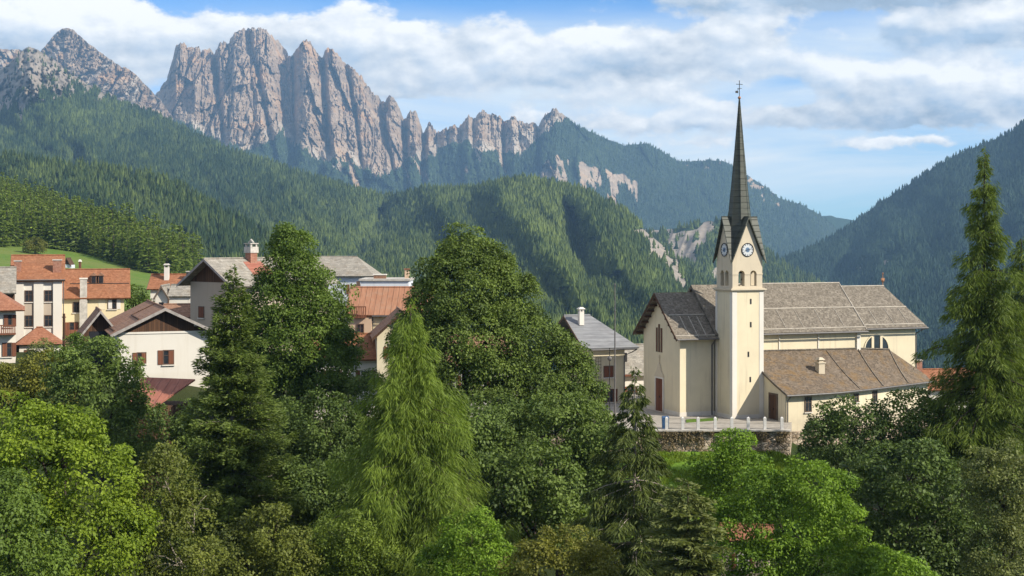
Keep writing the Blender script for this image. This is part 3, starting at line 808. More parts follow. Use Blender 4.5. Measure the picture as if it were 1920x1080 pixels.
def leaf_quads(P, Nn, T, Ls, Ws):
    """rhombic leaves: base at P, pointing along T, facing Nn"""
    T = unit(T - Nn * (T * Nn).sum(-1, keepdims=True))
    B = np.cross(Nn, T)
    Ls = Ls[:, None]; Ws = Ws[:, None]
    a = P; c = P + T * Ls - Nn * Ls * 0.12
    b = P + T * Ls * 0.45 + B * Ws * 0.5; d = P + T * Ls * 0.45 - B * Ws * 0.5
    return np.stack([a, b, c, d], 1).reshape(-1, 3)

def crown_from_lobes(lobes, r, clump, leaf, dens, flat=0.75, drop=0.0, tint_sd=0.10, back=0.6):
    """leaf clumps spread over and inside a set of ellipsoids [(x,y,z,rx,ry,rz)] in local metres"""
    Ls = np.array(lobes, float)
    Cc, Oo = [], []
    for k, (x, y, z, rx, ry, rz) in enumerate(Ls):
        area = 4 * math.pi * (((rx * ry) ** 1.6 + (rx * rz) ** 1.6 + (ry * rz) ** 1.6) / 3) ** (1 / 1.6)
        n = int(area / (clump * clump * 1.55) * dens) + 4
        u = unit(r.normal(size=(n, 3)))
        keep = (u[:, 2] > -0.75) & ((u[:, 1] < 0.15) | (r.random(n) < back))
        u = u[keep]; n = len(u)
        bump = 1.0 + 0.20 * fbm(u[:, 0] * 2.2 + k * 3.1 + 40, u[:, 2] * 2.2 + u[:, 1] * 1.3 + 40, 201 + k, 2)
        rad = np.where(r.random(n) < 0.80, r.uniform(0.86, 1.08, n), r.uniform(0.45, 0.85, n)) * bump
        P = np.array([x, y, z]) + u * np.array([rx, ry, rz]) * rad[:, None]
        # drop what lies deep inside another lobe
        ok = np.ones(n, bool)
        for j, q in enumerate(Ls):
            if j == k: continue
            dd = (((P - q[:3]) / q[3:]) ** 2).sum(1)
            ok &= dd > 0.50
        Cc.append(P[ok]); Oo.append(unit(u[ok] / np.array([rx, ry, rz])))
    C = np.concatenate(Cc); O = np.concatenate(Oo)
    m = len(C)
    clump = clump * 1.35
    per = int(4.6 * (clump / leaf) ** 2)
    cr = clump * r.uniform(0.55, 1.05, m)
    ct = r.normal(0, tint_sd * 1.3, m) + 0.30 * fbm(C[:, 0] / 2.6 + 50, C[:, 2] / 2.6 + C[:, 1] / 3.1 + 50, 301, 3)
    idx = np.repeat(np.arange(m), per)
    k = len(idx)
    u = unit(r.normal(size=(k, 3)) + 0.55 * O[idx] + np.array([0, 0, 0.45]))
    rr = r.random(k) ** 0.36
    off = u * (cr[idx] * rr)[:, None]
    off[:, 2] *= flat
    # droop towards the outside of a clump
    off[:, 2] -= drop * cr[idx] * rr * rr
    P = C[idx] + off
    Nn = unit(0.55 * u + 0.35 * O[idx] + np.array([0, 0, 0.45]) + 0.75 * r.normal(size=(k, 3)))
    T = unit(u + np.array([0, 0, -0.45]) + 0.6 * r.normal(size=(k, 3)))
    L_ = leaf * r.uniform(0.5, 1.45, k); W_ = L_ * r.uniform(0.5, 0.8, k)
    tint = np.clip(0.42 + ct[idx] + r.normal(0, 0.13, k), 0, 1)
    return leaf_quads(P, Nn, T, L_, W_), tint

def conifer_parts(H, prof, r, h0=0.08, whorls=40, per=6, up=0.15, droop=0.25, spray=0.45, sw=0.10, dens=26, hang=0.5, lateral=0.32, bare=0.0, clumpy=0.0, side_bias=None, lift=0.0, vj=0.0):
    """a leader with whorls of branches carrying needle sprays. prof(a): branch length in metres at relative height a"""
    br = []
    P, T, Nn, Ls, Ti = [], [], [], [], []
    for k in range(whorls):
        a0 = (k + r.uniform(-0.5, 0.5)) / whorls
        a = h0 + (1 - h0) * min(max(a0, 0), 0.995)
        Lb0 = prof(a)
        nb = max(3, int(per * (0.65 + 0.5 * (1 - a))))
        ph = r.uniform(0, 6.28)
        for j in range(nb):
            th = ph + 6.283 * j / nb + r.normal(0, 0.25)
            Lb = max(0.12, Lb0 * r.uniform(0.62, 1.16))
            if side_bias is not None: Lb *= side_bias(th, a)
            rad = np.array([math.cos(th), math.sin(th), 0.0]); lat = np.array([-math.sin(th), math.cos(th), 0.0])
            z0 = a * H + r.normal(0, 0.12) + r.uniform(-0.5, 0.5) * H / whorls
            u_, d_ = up + r.normal(0, 0.10) + lift * a, droop * r.uniform(0.6, 1.4)
            def pos(s): return rad * (Lb * s)[:, None] + np.array([0, 0, 1.0]) * (z0 + u_ * Lb * s - d_ * Lb * s * s)[:, None]
            if a < 0.8: br.append((pos(np.linspace(0, 0.85, 4)), 0.02 + 0.035 * Lb / (prof(0.2) + 1e-6)))
            n = int(dens * Lb * (1.0 + 0.35 * (1 - a))) + 5
            s = bare + (1 - bare) * r.random(n) ** 0.72
            if clumpy > 0:
                c = r.random(max(3, int(Lb * 3.0)))
                s = np.clip(np.where(r.random(n) < clumpy, c[r.integers(0, len(c), n)] + r.normal(0, 0.035, n), s), bare, 1.0)
            w = lateral * Lb * (1.05 - s) * (0.35 + s)
            q = r.normal(0, 0.5, n)
            p = pos(s) + lat * (w * q)[:, None] + np.array([0, 0, 1.0]) * (-np.abs(q) * w * 0.30 - hang * 0.35 * r.random(n) * spray + vj * r.normal(0, 1, n) * (0.3 + 0.7 * s))[:, None]
            t = rad * (0.75 * r.uniform(0.3, 1.2, n))[:, None] + lat * (np.sign(q) * 0.55 + r.normal(0, 0.35, n))[:, None] + np.array([0, 0, 1.0]) * (-hang + (1 - hang) * r.uniform(-0.2, 0.75, n))[:, None]
            P.append(p); T.append(t)
            Ls.append(spray * r.uniform(0.55, 1.4, n) * (0.55 + 0.45 * min(1.0, Lb / 1.5)))
            Ti.append(np.clip(0.42 + r.normal(0, 0.08) + 0.28 * (s - 0.6) + r.normal(0, 0.14, n), 0, 1))
    P = np.concatenate(P); T = unit(np.concatenate(T)); Ls = np.concatenate(Ls); Ti = np.concatenate(Ti)
    Nn = unit(r.normal(size=P.shape) + np.array([0, 0, 0.6]))
    Q = leaf_quads(P, unit(Nn - T * (Nn * T).sum(-1, keepdims=True)), T, Ls, np.full(len(P), sw) * r.uniform(0.6, 1.3, len(P)))
    return Q, Ti, br

def quad_faces(nv): return np.arange(nv, dtype=np.int32).reshape(-1, 4)

def bark(name, c, c2):
    m, nt = new_mat(name); g = N(nt)
    co = g.coords()
    f = g.noise(g.mapping(co, scale=(5, 5, 1.1)), 1.5, 6.0, 0.65)
    g.surface(g.mix(g.mapr(f, 0.35, 0.65), c, c2), 0.9, 0.15, f, 0.8, 0.05)
    return m
B_DARK = bark('dark_bark', (0.035, 0.026, 0.020), (0.085, 0.065, 0.050))
B_GREY = bark('grey_bark', (0.10, 0.085, 0.070), (0.22, 0.19, 0.16))
B_PALE = bark('pale_bark', (0.22, 0.18, 0.14), (0.38, 0.33, 0.26))

def trunk_mesh(mb, H, r0, r, lean=0.0, crook=0.0, top=0.06, n=9, base=-0.4):
    k = 9
    pts = []; rd = []
    for i in range(k):
        t = i / (k - 1)
        pts.append((lean * t * H + (0.10 + crook) * r.normal() * t, 0.10 * r.normal() * t, base + (H - base) * t))
        rd.append(r0 * (1.35 if i == 0 else 1.0) * (1 - t) ** 0.85 + top * 0.5)
    mb.tube(pts, rd, n)
    return pts

BASE_Z = [None]
def tree_root(name, px, d, label, cat='tree', group=None):
    x = wx(px, d)
    z = BASE_Z[0] if BASE_Z[0] is not None else gz(x, d)
    e = empty(name, (x, d, z))
    tag(e, label, cat, group)
    return e, x, d, z

def broadleaf(label, px, d, lobes, mat, leaf=0.20, clump=0.95, dens=1.0, r0=0.4, seed=1, name='broadleaf_tree', group=None, barkm=None, drop=0.1, flat=0.75, depth=0.95, limbs=True, back=0.6, cat='tree', tint_sd=0.10, crook=0.0):
    """lobes: [(px, py, rx, ry)] of the crown at distance d, optional 5th value = offset in depth (m)"""
    r = np.random.default_rng(seed)
    e, x0, y0, z0 = tree_root(name, px, d, label, cat, group)
    s = d / FP
    loc = []
    for q in lobes:
        cx, cy, rx, ry = q[:4]; dy = q[4] if len(q) > 4 else r.uniform(-0.6, 0.6)
        dd = d + dy
        loc.append((wx(cx, dd) - x0, dy, wz(cy, dd) - z0, rx * s, depth * 0.5 * (rx + ry) * s, ry * s))
    Q, tint = crown_from_lobes(loc, r, clump, leaf, dens, flat, drop, tint_sd, back)
    me = np_mesh('crown', Q, quad_faces(len(Q)), mat, {'tint': ('FACE', tint)})
    link_mesh('crown', me, e)
    mb = MB()
    top = max(l[2] for l in loc)
    pts = trunk_mesh(mb, top * (0.80 if crook else 0.92), r0, r, crook=crook)
    for l in loc:
        c = np.array(l[:3])
        h = min(max(0.35 * c[2], c[2] - 1.3 * np.hypot(c[0], c[1]) - 0.6 * l[5]), top * 0.9)
        st = np.array([0, 0, max(h, 0.6)])
        mid = st * 0.45 + c * 0.55 + np.array([0, 0, -0.12 * np.linalg.norm(c - st)])
        mb.tube([st, mid, c], [r0 * 0.42, r0 * 0.28, r0 * 0.10], 6)
        if limbs:
            for _ in range(5):
                u = unit(r.normal(size=3) + np.array([0, 0, 0.3])) * np.array(l[3:]) * 0.85
                mb.tube([mid * 0.4 + c * 0.6, c + u * 0.5, c + u], [r0 * 0.13, r0 * 0.08, 0.015], 5)
    mb.build('trunk', barkm or B_DARK, e, smooth=True, recalc=False)
    return e

def conifer(label, px, py_top, d, prof_px, mat, seed=1, name='conifer_tree', group=None, barkm=None, r0=0.28, lean=0.0, cat='tree', branches=True, **kw):
    """prof_px: [(py, half width px)] outline seen in the view"""
    r = np.random.default_rng(seed)
    e, x0, y0, z0 = tree_root(name, px, d, label, cat, group)
    H = wz(py_top, d) - z0
    s = d / FP
    zz = [((wz(py, d) - z0) / H, w * s) for py, w in prof_px]
    zz.sort()
    def prof(a): return float(np.interp(a, [q[0] for q in zz], [q[1] for q in zz]))
    Q, Ti, br = conifer_parts(H, prof, r, **kw)
    if lean: Q[:, 0] += lean * Q[:, 2] ** 2 / H
    me = np_mesh('crown', Q, quad_faces(len(Q)), mat, {'tint': ('FACE', Ti)})
    link_mesh('crown', me, e)
    mb = MB()
    k = 12
    mb.tube([(lean * (H * i / k) ** 2 / H + 0.04 * r.normal(), 0.04 * r.normal(), -0.4 + (H * 0.985 + 0.4) * i / k) for i in range(k + 1)], [r0 * (1 - i / k) ** 0.9 + 0.02 for i in range(k + 1)], 8)
    if branches:
        for pts, rad in br:
            if lean: pts = pts + np.array([1.0, 0, 0]) * (lean * pts[:, 2:3] ** 2 / H)
            mb.tube(pts, [rad, rad * 0.75, rad * 0.5, rad * 0.2], 4, cap=False)
    mb.build('trunk', barkm or B_DARK, e, smooth=True, recalc=False)
    return e

G_LIME = leafy('lime_leaves', (0.130, 0.205, 0.015), (0.290, 0.380, 0.034), 0.42)
G_BRIGHT = leafy('bright_leaves', (0.110, 0.205, 0.016), (0.240, 0.370, 0.032), 0.40)
G_MID = leafy('green_leaves', (0.062, 0.112, 0.017), (0.175, 0.255, 0.036), 0.34)
G_BLUE = leafy('cool_green_leaves', (0.064, 0.112, 0.022), (0.180, 0.245, 0.046), 0.32)
G_LINDEN = leafy('linden_leaves', (0.062, 0.104, 0.018), (0.185, 0.250, 0.042), 0.30)
G_DARK = leafy('dark_leaves', (0.052, 0.092, 0.020), (0.150, 0.212, 0.040), 0.28)
G_OLIVE = leafy('olive_leaves', (0.080, 0.108, 0.018), (0.200, 0.225, 0.036), 0.34)
G_YELLOW = leafy('yellowing_leaves', (0.120, 0.135, 0.018), (0.240, 0.235, 0.036), 0.36)
G_LARCH = leafy('larch_needles', (0.125, 0.195, 0.022), (0.250, 0.335, 0.042), 0.38)
G_LARCHD = leafy('dark_larch_needles', (0.080, 0.130, 0.016), (0.190, 0.250, 0.030), 0.34)
G_SPRUCE = leafy('spruce_needles', (0.044, 0.072, 0.014), (0.140, 0.170, 0.028), 0.22)
G_FIR = leafy('olive_fir_needles', (0.060, 0.100, 0.018), (0.180, 0.235, 0.040), 0.26)
G_SILVER = leafy('silvery_leaves', (0.105, 0.135, 0.034), (0.250, 0.275, 0.080), 0.34)
G_WOOD = leafy('wood_needles', (0.085, 0.140, 0.018), (0.225, 0.285, 0.040), 0.34)

# ------------------------------------------------------------------ the near wood on the meadow hill
def build_wood():
    edge = [(-60, 462), (60, 462), (85, 464), (150, 474), (235, 500), (275, 512), (330, 514), (372, 508), (400, 530)]
    x, y, z, px, py = sample_hill(NEAR, 30000, 401, ymax=edge)
    ok = (px > -25) & (px < 374)
    x, y, z, px, py = (a[ok] for a in (x, y, z, px, py))
    # thin to a loose spacing seen from the village, nearest ones kept first
    order = np.argsort(y); kept = []; gp = []
    for i in order:
        q = (px[i], py[i] * 2.1)
        if all((q[0] - a[0]) ** 2 + (q[1] - a[1]) ** 2 > 81 for a in gp[-700:]): kept.append(i); gp.append(q)
        if len(kept) >= 620: break
    protos = []
    r = np.random.default_rng(402)
    for k in range(6):
        H = 1.0
        wd = [0.17, 0.20, 0.145, 0.19, 0.23, 0.16][k]
        Q, Ti, br = conifer_parts(13.0, lambda a, w=wd: 13.0 * w * (1 - a) ** 0.8 + 0.05, np.random.default_rng(410 + k), h0=0.05, whorls=15, per=6, up=0.05 if k != 4 else 0.5, droop=0.30, spray=1.15, sw=0.42, dens=4.5, hang=0.35, lateral=0.4)
        nt_ = len(Q)
        mb = MB().tube([(0, 0, -0.6), (0, 0, 6), (0, 0, 12.6)], [0.2, 0.13, 0.03], 5, cap=False)
        tv = np.array(mb.v); tf = np.array(mb.f) + nt_
        V = np.concatenate([Q, tv]); F = np.concatenate([quad_faces(nt_), tf])
        me = np_mesh('hillside_conifer', V, F, [G_WOOD, B_DARK], {'tint': ('FACE', np.concatenate([Ti, np.zeros(len(tf))]))})
        mi = np.zeros(len(F), np.int32); mi[nt_ // 4:] = 1
        me.polygons.foreach_set('material_index', mi)
        protos.append(me)
    near = sorted(kept, key=lambda i: y[i])
    for n, i in enumerate(near[:300]):
        o = bpy.data.objects.new('hillside_conifer', protos[int(r.integers(0, 6))])
        COL.objects.link(o)
        s = r.uniform(0.85, 1.5)
        o.location = (x[i], y[i], z[i] - 0.2); o.rotation_euler = (0, 0, r.uniform(0, 6.28)); o.scale = (s * r.uniform(0.8, 1.25), s * r.uniform(0.8, 1.25), s * r.uniform(0.75, 1.25))
        tag(o, 'dark green conifer in the dense wood above the bright meadow', 'conifer', 'conifers of the wood above the meadow')
    # the remaining ones, farther up, as one mass
    Vs, Fs, Ts, Ms = [], [], [], []; off = 0
    for i in near[300:]:
        me = protos[int(r.integers(0, 6))]
        V = np.empty(len(me.vertices) * 3, np.float32); me.vertices.foreach_get('co', V); V = V.reshape(-1, 3)
        F = np.empty(len(me.loops), np.int32); me.loops.foreach_get('vertex_index', F); F = F.reshape(-1, 4)
        t = np.empty(len(F), np.float32); me.attributes['tint'].data.foreach_get('value', t)
        m = np.empty(len(F), np.int32); me.polygons.foreach_get('material_index', m)
        s = r.uniform(0.75, 1.3); th = r.uniform(0, 6.28); c_, s_ = math.cos(th), math.sin(th)
        W = np.stack([(V[:, 0] * c_ - V[:, 1] * s_) * s + x[i], (V[:, 0] * s_ + V[:, 1] * c_) * s + y[i], V[:, 2] * s * 1.05 + z[i] - 0.2], -1)
        Vs.append(W); Fs.append(F + off); Ts.append(t); Ms.append(m); off += len(V)
    if Vs:
        me = np_mesh('forest', np.concatenate(Vs), np.concatenate(Fs), [G_WOOD, B_DARK], {'tint': ('FACE', np.concatenate(Ts))})
        me.polygons.foreach_set('material_index', np.concatenate(Ms))
        tag(link_mesh('forest', me), 'upper part of the conifer wood on the meadow hill', kind='stuff')
build_wood()

# ------------------------------------------------------------------ trees below and among the houses
# dense bright trees at the near edge
broadleaf('lime green broadleaf tree filling the near corner, palest crown of all', 118, 70,
          [(75, 850, 95, 85), (150, 905, 95, 90), (40, 960, 90, 120), (175, 1010, 90, 85), (95, 1030, 110, 100), (225, 985, 55, 60), (15, 810, 70, 60), (120, 815, 60, 50)], G_LIME, leaf=0.17, clump=0.62, r0=0.30, seed=11)
broadleaf('deep green low tree standing in front of the lime green crown', 18, 60, [(10, 985, 55, 95), (45, 1060, 70, 60), (-30, 940, 50, 70)], G_MID, leaf=0.15, clump=0.55, r0=0.22, seed=12)
broadleaf('yellow green leafy bush before the lowest walls of the white bay house', 50, 101, [(30, 715, 55, 38), (85, 700, 36, 34), (0, 745, 60, 40), (95, 740, 40, 30)], G_YELLOW, leaf=0.18, clump=0.6, r0=0.14, seed=13, name='leafy_bush', cat='bush')
broadleaf('cool green ash like tree in front of the white wooden gabled house', 190, 95,
          [(185, 690, 62, 58), (165, 760, 72, 65), (222, 740, 46, 54), (205, 815, 80, 60), (130, 700, 34, 40), (245, 815, 44, 46), (150, 830, 60, 50)], G_BLUE, leaf=0.19, clump=0.72, r0=0.28, seed=14)
broadleaf('small grey green garden bush by the hipped porch roof', 82, 128, [(80, 655, 17, 16), (66, 668, 14, 12)], G_SILVER, leaf=0.16, clump=0.45, r0=0.06, seed=15, name='garden_bush', cat='bush')
broadleaf('thin slender tree with open crown beside the dark pole', 140, 118, [(132, 655, 17, 22), (140, 685, 26, 22), (150, 640, 12, 12)], G_MID, leaf=0.17, clump=0.55, dens=0.7, r0=0.08, seed=16)
conifer('olive conifer with a visible pale stem and a narrow pointed top', 436, 503, 90, [(503, 3), (540, 22), (600, 44), (680, 66), (760, 84), (850, 106), (950, 128), (1080, 140), (1180, 120)], G_FIR, seed=17, h0=0.10, whorls=74, per=8, up=0.50, droop=0.30, spray=0.30, sw=0.085, dens=95, hang=0.22, lateral=0.60, clumpy=0.30, vj=0.15, r0=0.30, barkm=B_GREY)
broadleaf('round olive tree with dense crown under the olive conifer', 500, 76, [(515, 1000, 54, 50), (455, 1040, 66, 48), (545, 1050, 44, 50), (480, 1090, 90, 50)], G_OLIVE, leaf=0.16, clump=0.60, r0=0.25, seed=18, tint_sd=0.08)
broadleaf('loose olive tree with a crooked pale forked stem', 362, 72, [(305, 890, 56, 52), (365, 950, 34, 36), (295, 965, 58, 58), (335, 1045, 66, 54), (285, 1050, 40, 50), (385, 1060, 34, 40)], G_OLIVE, leaf=0.15, clump=0.58, dens=0.75, r0=0.15, seed=19, barkm=B_PALE, crook=0.45)
broadleaf('tall pointed green broadleaf tree standing before the chalet with the stone chimney', 556, 112,
          [(548, 462, 26, 40), (550, 520, 56, 52), (525, 575, 56, 56), (592, 575, 56, 60), (560, 640, 92, 66), (515, 690, 50, 56), (615, 690, 54, 60), (570, 730, 70, 50), (640, 650, 30, 34), (490, 630, 34, 40)], G_MID, leaf=0.18, clump=0.80, dens=1.7, r0=0.36, seed=20)
broadleaf('huge round topped linden in the middle of the village, the tallest broad crown', 872, 106,
          [(868, 464, 34, 40), (828, 508, 34, 40), (912, 502, 44, 42), (866, 552, 72, 62), (814, 584, 44, 54), (942, 566, 62, 62), (800, 655, 54, 74), (880, 645, 98, 84), (975, 645, 72, 74), (1032, 700, 58, 68), (900, 740, 106, 88), (1005, 755, 86, 78), (820, 740, 62, 64), (1075, 735, 42, 70), (1100, 785, 38, 56)], G_LINDEN, leaf=0.18, clump=0.82, dens=1.5, r0=0.5, seed=21, drop=0.15)
broadleaf('dark green broadleaf tree at the lower side of the huge linden', 1050, 98, [(1040, 800, 78, 66), (1100, 830, 48, 66), (980, 835, 60, 60), (1070, 900, 66, 70), (940, 800, 50, 50)], G_BLUE, leaf=0.20, clump=0.80, r0=0.35, seed=22)
conifer('lime green larch with drooping feathery branches at the middle of the foreground', 770, 566, 82, [(566, 3), (600, 22), (660, 52), (740, 84), (820, 112), (900, 136), (980, 168), (1180, 170)], G_LARCH, seed=23, name='larch_tree', h0=0.08, whorls=64, per=7, up=0.16, droop=0.40, spray=0.46, sw=0.042, dens=140, hang=0.80, lateral=0.66, vj=0.30, side_bias=lambda th, a: 0.72 + 0.55 * abs(math.sin(th * 3.3 + a * 41)), r0=0.30, barkm=B_DARK)
broadleaf('light green shrub at the foot of the drooping larch', 650, 77, [(650, 1010, 50, 54), (690, 1060, 60, 50), (615, 1050, 36, 44)], G_LARCHD, leaf=0.13, clump=0.5, r0=0.12, seed=24, name='leafy_shrub', cat='shrub')
broadleaf('yellow green bushy tree at the larch skirt on the church side', 890, 74, [(880, 1010, 46, 54), (905, 1060, 50, 44), (850, 1060, 60, 40)], G_BRIGHT, leaf=0.14, clump=0.5, r0=0.14, seed=25)
broadleaf('deep green maple with large leaves between the larch and the bare stemmed spruce', 1000, 86, [(1010, 880, 50, 50), (960, 930, 62, 60), (1045, 935, 54, 64), (1000, 985, 80, 60), (920, 900, 36, 40)], G_BLUE, leaf=0.22, clump=0.72, r0=0.28, seed=26)
broadleaf('yellow olive rounded bush at the lower picture edge', 1050, 66, [(1045, 1035, 66, 48), (1005, 1070, 50, 44), (1105, 1065, 50, 40)], G_YELLOW, leaf=0.13, clump=0.48, r0=0.14, seed=27, name='leafy_bush', cat='bush')
conifer('dark spruce with a bare pale stem showing through ragged branches', 1190, 690, 78, [(690, 3), (730, 24), (790, 44), (860, 74), (940, 100), (1020, 118), (1190, 120)], G_SPRUCE, seed=28, name='spruce_tree', h0=0.10, whorls=46, per=7, up=0.05, droop=0.28, spray=0.42, sw=0.075, dens=85, hang=0.75, lateral=0.55, bare=0.22, vj=0.12, r0=0.20, barkm=B_PALE)
conifer('pale silvery green conifer low in front of the dark spruce', 1290, 895, 63, [(885, 2), (930, 44), (980, 66), (1040, 86), (1180, 96)], G_SILVER, seed=29, h0=0.3, whorls=44, per=9, up=0.35, droop=0.3, spray=0.26, sw=0.10, dens=95, hang=0.3, lateral=0.6, r0=0.16, clumpy=0.4)
broadleaf('bright green young ash just below the terrace wall', 1368, 100, [(1378, 842, 30, 34), (1340, 870, 40, 36), (1395, 890, 46, 46), (1350, 920, 46, 44)], G_BRIGHT, leaf=0.18, clump=0.62, r0=0.18, seed=30)
broadleaf('broad bright green ash, the larger of the two below the church', 1500, 84, [(1440, 930, 62, 50), (1530, 925, 62, 56), (1400, 985, 66, 54), (1490, 990, 90, 62), (1570, 985, 48, 52), (1540, 1060, 100, 56), (1440, 1060, 80, 50), (1620, 1060, 44, 44)], G_BRIGHT, leaf=0.16, clump=0.60, r0=0.28, seed=31)
broadleaf('dark green maple rising before the chapel windows', 1600, 108, [(1605, 790, 46, 46), (1570, 840, 62, 50), (1640, 840, 44, 56), (1545, 800, 24, 34), (1600, 890, 70, 56)], G_DARK, leaf=0.20, clump=0.70, r0=0.28, seed=32)
broadleaf('grey green ash at the corner of the chapel roof', 1708, 108, [(1705, 772, 42, 40), (1735, 810, 40, 48), (1680, 815, 36, 46), (1715, 850, 54, 44), (1760, 790, 20, 26)], G_BLUE, leaf=0.19, clump=0.66, r0=0.24, seed=33)
broadleaf('large dark green maple with drooping leaf layers below the chapel', 1720, 88, [(1700, 890, 78, 62), (1640, 930, 62, 60), (1770, 930, 66, 70), (1720, 990, 100, 66), (1800, 1010, 56, 70), (1660, 1040, 62, 56), (1740, 1070, 110, 50)], G_DARK, leaf=0.21, clump=0.78, r0=0.38, seed=34, drop=0.3)
broadleaf('pale green birch like tree at the edge of the frame under the tall larch', 1880, 78, [(1850, 880, 40, 46), (1895, 900, 46, 56), (1865, 960, 52, 60), (1910, 990, 50, 66), (1875, 1060, 56, 56)], G_SILVER, leaf=0.15, clump=0.56, r0=0.2, seed=35, tint_sd=0.14)
broadleaf('small bright green sapling at the bottom near the dark maple', 1700, 62, [(1690, 1072, 30, 30), (1715, 1090, 30, 24)], G_BRIGHT, leaf=0.13, clump=0.45, r0=0.08, seed=36, name='sapling')
conifer('very tall larch towering over the valley beside the church', 1846, 276, 106, [(276, 4), (330, 14), (380, 26), (430, 38), (460, 30), (520, 54), (590, 62), (660, 84), (740, 82), (800, 86), (860, 60), (1000, 20)], G_LARCHD, seed=37, name='larch_tree', h0=0.22, whorls=64, per=6, up=0.12, droop=0.36, spray=0.50, sw=0.065, dens=75, hang=0.70, lateral=0.60, vj=0.26, r0=0.36, side_bias=lambda th, a: 0.60 + 0.75 * abs(math.sin(th * 2.6 + a * 37)))
conifer('second larch half hidden behind the very tall one', 1915, 440, 112, [(440, 3), (500, 26), (580, 44), (700, 62), (820, 66), (950, 30)], G_LARCHD, seed=38, name='larch_tree', h0=0.2, whorls=46, per=6, up=0.12, droop=0.36, spray=0.50, sw=0.065, dens=70, hang=0.70, lateral=0.60, vj=0.26, r0=0.26, side_bias=lambda th, a: 0.60 + 0.75 * abs(math.sin(th * 2.6 + a * 29)))
broadleaf('dark shaded tree under the tall larch beside the chapel', 1800, 112, [(1790, 790, 46, 52), (1840, 820, 46, 50), (1800, 860, 60, 46), (1880, 790, 50, 60)], G_DARK, leaf=0.20, clump=0.75, r0=0.25, seed=39)
# shade trees and undergrowth that close the slope under the village
for i, (p, d, lob) in enumerate([(620, 104, [(610, 800, 60, 60), (650, 860, 60, 60), (580, 860, 50, 56)]), (690, 108, [(690, 760, 44, 60), (700, 830, 50, 60)]),
                                 (330, 100, [(330, 850, 60, 46), (290, 880, 50, 44), (370, 800, 40, 44)]), (560, 92, [(560, 930, 50, 60), (610, 950, 46, 50), (640, 900, 40, 46)]),
                                 (860, 94, [(870, 850, 50, 50), (900, 800, 40, 46)]), (1140, 96, [(1140, 850, 40, 50), (1120, 930, 60, 50), (1160, 960, 50, 40)]),
                                 (1240, 92, [(1240, 960, 44, 44), (1250, 1010, 50, 40)]), (525, 106, [(525, 795, 46, 44), (545, 840, 46, 40)]), (345, 109, [(308, 782, 22, 18), (372, 800, 26, 26)])]):
    broadleaf('deep green understorey tree in the shade between the larger crowns', p, d, lob, G_DARK, leaf=0.20, clump=0.78, r0=0.2, seed=50 + i, name='understorey_tree', group='shaded understorey trees below the village', limbs=False)
broadleaf('small dark green tree behind the yellow house gable', 250, 175, [(252, 560, 16, 24), (268, 580, 16, 18), (248, 590, 20, 16)], G_MID, leaf=0.26, clump=0.7, r0=0.14, seed=61)
def near_hill_dist(px, py):
    ry = float(interp(px, [(-200, 330), (0, 362), (100, 400), (200, 440), (300, 480), (370, 504), (430, 530), (560, 600)]))
    fy = float(interp(px, [(-200, 640), (560, 650)])); t = max(0.0, (fy - py) / (fy - ry)) ** (1 / 0.72)
    return 235 + (float(interp(px, [(-200, 900), (0, 860), (370, 620), (560, 480)])) - 235) * t
_d = near_hill_dist(66, 476)
BASE_Z[0] = wz(477, _d)
broadleaf('round olive brown tree alone at the top of the bright meadow', 66, _d, [(66, 459, 17, 13), (57, 464, 11, 10), (75, 464, 11, 10)], G_YELLOW, leaf=0.5, clump=1.3, r0=0.3, seed=62)
BASE_Z[0] = None

def bank_grass():
    r = np.random.default_rng(777); k = 16000
    x = r.uniform(wx(1225, 116), wx(1530, 118), k); y = r.uniform(109, 122.5, k)
    z = CZ + ground_rel(x, y) + 0.04
    ok = fbm(x / 1.3, y / 1.3, 778, 3) > -0.25
    x, y, z = x[ok], y[ok], z[ok]; k = len(x)
    T = unit(np.stack([r.normal(0, 0.4, k), r.normal(0, 0.4, k), np.ones(k)], -1)); Nn = unit(np.stack([r.normal(0, 1, k), r.normal(0, 1, k) - 0.6, r.normal(0, 0.2, k)], -1))
    Q = leaf_quads(np.stack([x, y, z], -1), Nn, T, r.uniform(0.12, 0.42, k), r.uniform(0.05, 0.12, k))
    o = link_mesh('grass', np_mesh('grass', Q, quad_faces(len(Q)), G_LIME, {'tint': ('FACE', np.clip(0.4 + 0.4 * fbm(x / 2, y / 2, 779, 3) + r.normal(0, 0.15, k), 0, 1))}))
    tag(o, 'long bright grass and weeds on the bank below the church wall', 'grass', kind='stuff')
bank_grass()
# ------------------------------------------------------------------ building materials
W_CREAM = plaster('cream_plaster', (0.67, 0.585, 0.405), (0.36, 0.30, 0.22), 0.50, 0.50)
W_WHITE = plaster('white_plaster', (0.63, 0.59, 0.51), (0.45, 0.38, 0.28), 0.25, 0.28)
W_OFF = plaster('old_white_plaster', (0.70, 0.65, 0.55), (0.40, 0.33, 0.25), 0.35, 0.40)
W_YELLOW = plaster('yellow_plaster', (0.66, 0.55, 0.34), (0.40, 0.33, 0.22), 0.40, 0.35)
W_TAN = plaster('tan_plaster', (0.42, 0.35, 0.27), (0.24, 0.19, 0.14), 0.35, 0.35)
W_PEACH = plaster('peach_plaster', (0.56, 0.40, 0.27), (0.36, 0.25, 0.16), 0.35, 0.30)
W_GREYBLUE = plaster('pale_grey_plaster', (0.58, 0.60, 0.62), (0.36, 0.35, 0.33), 0.3, 0.3)
STONE = plaster('belfry_stone', (0.56, 0.48, 0.35), (0.26, 0.21, 0.15), 0.45, 0.45)
RAIL = plain('weathered_rail', (0.36, 0.32, 0.26), 0.85, 0.25, 3.0, 0.2)
PALE_STONE = plaster('pale_stone', (0.66, 0.62, 0.54), (0.35, 0.30, 0.23), 0.3, 0.3)
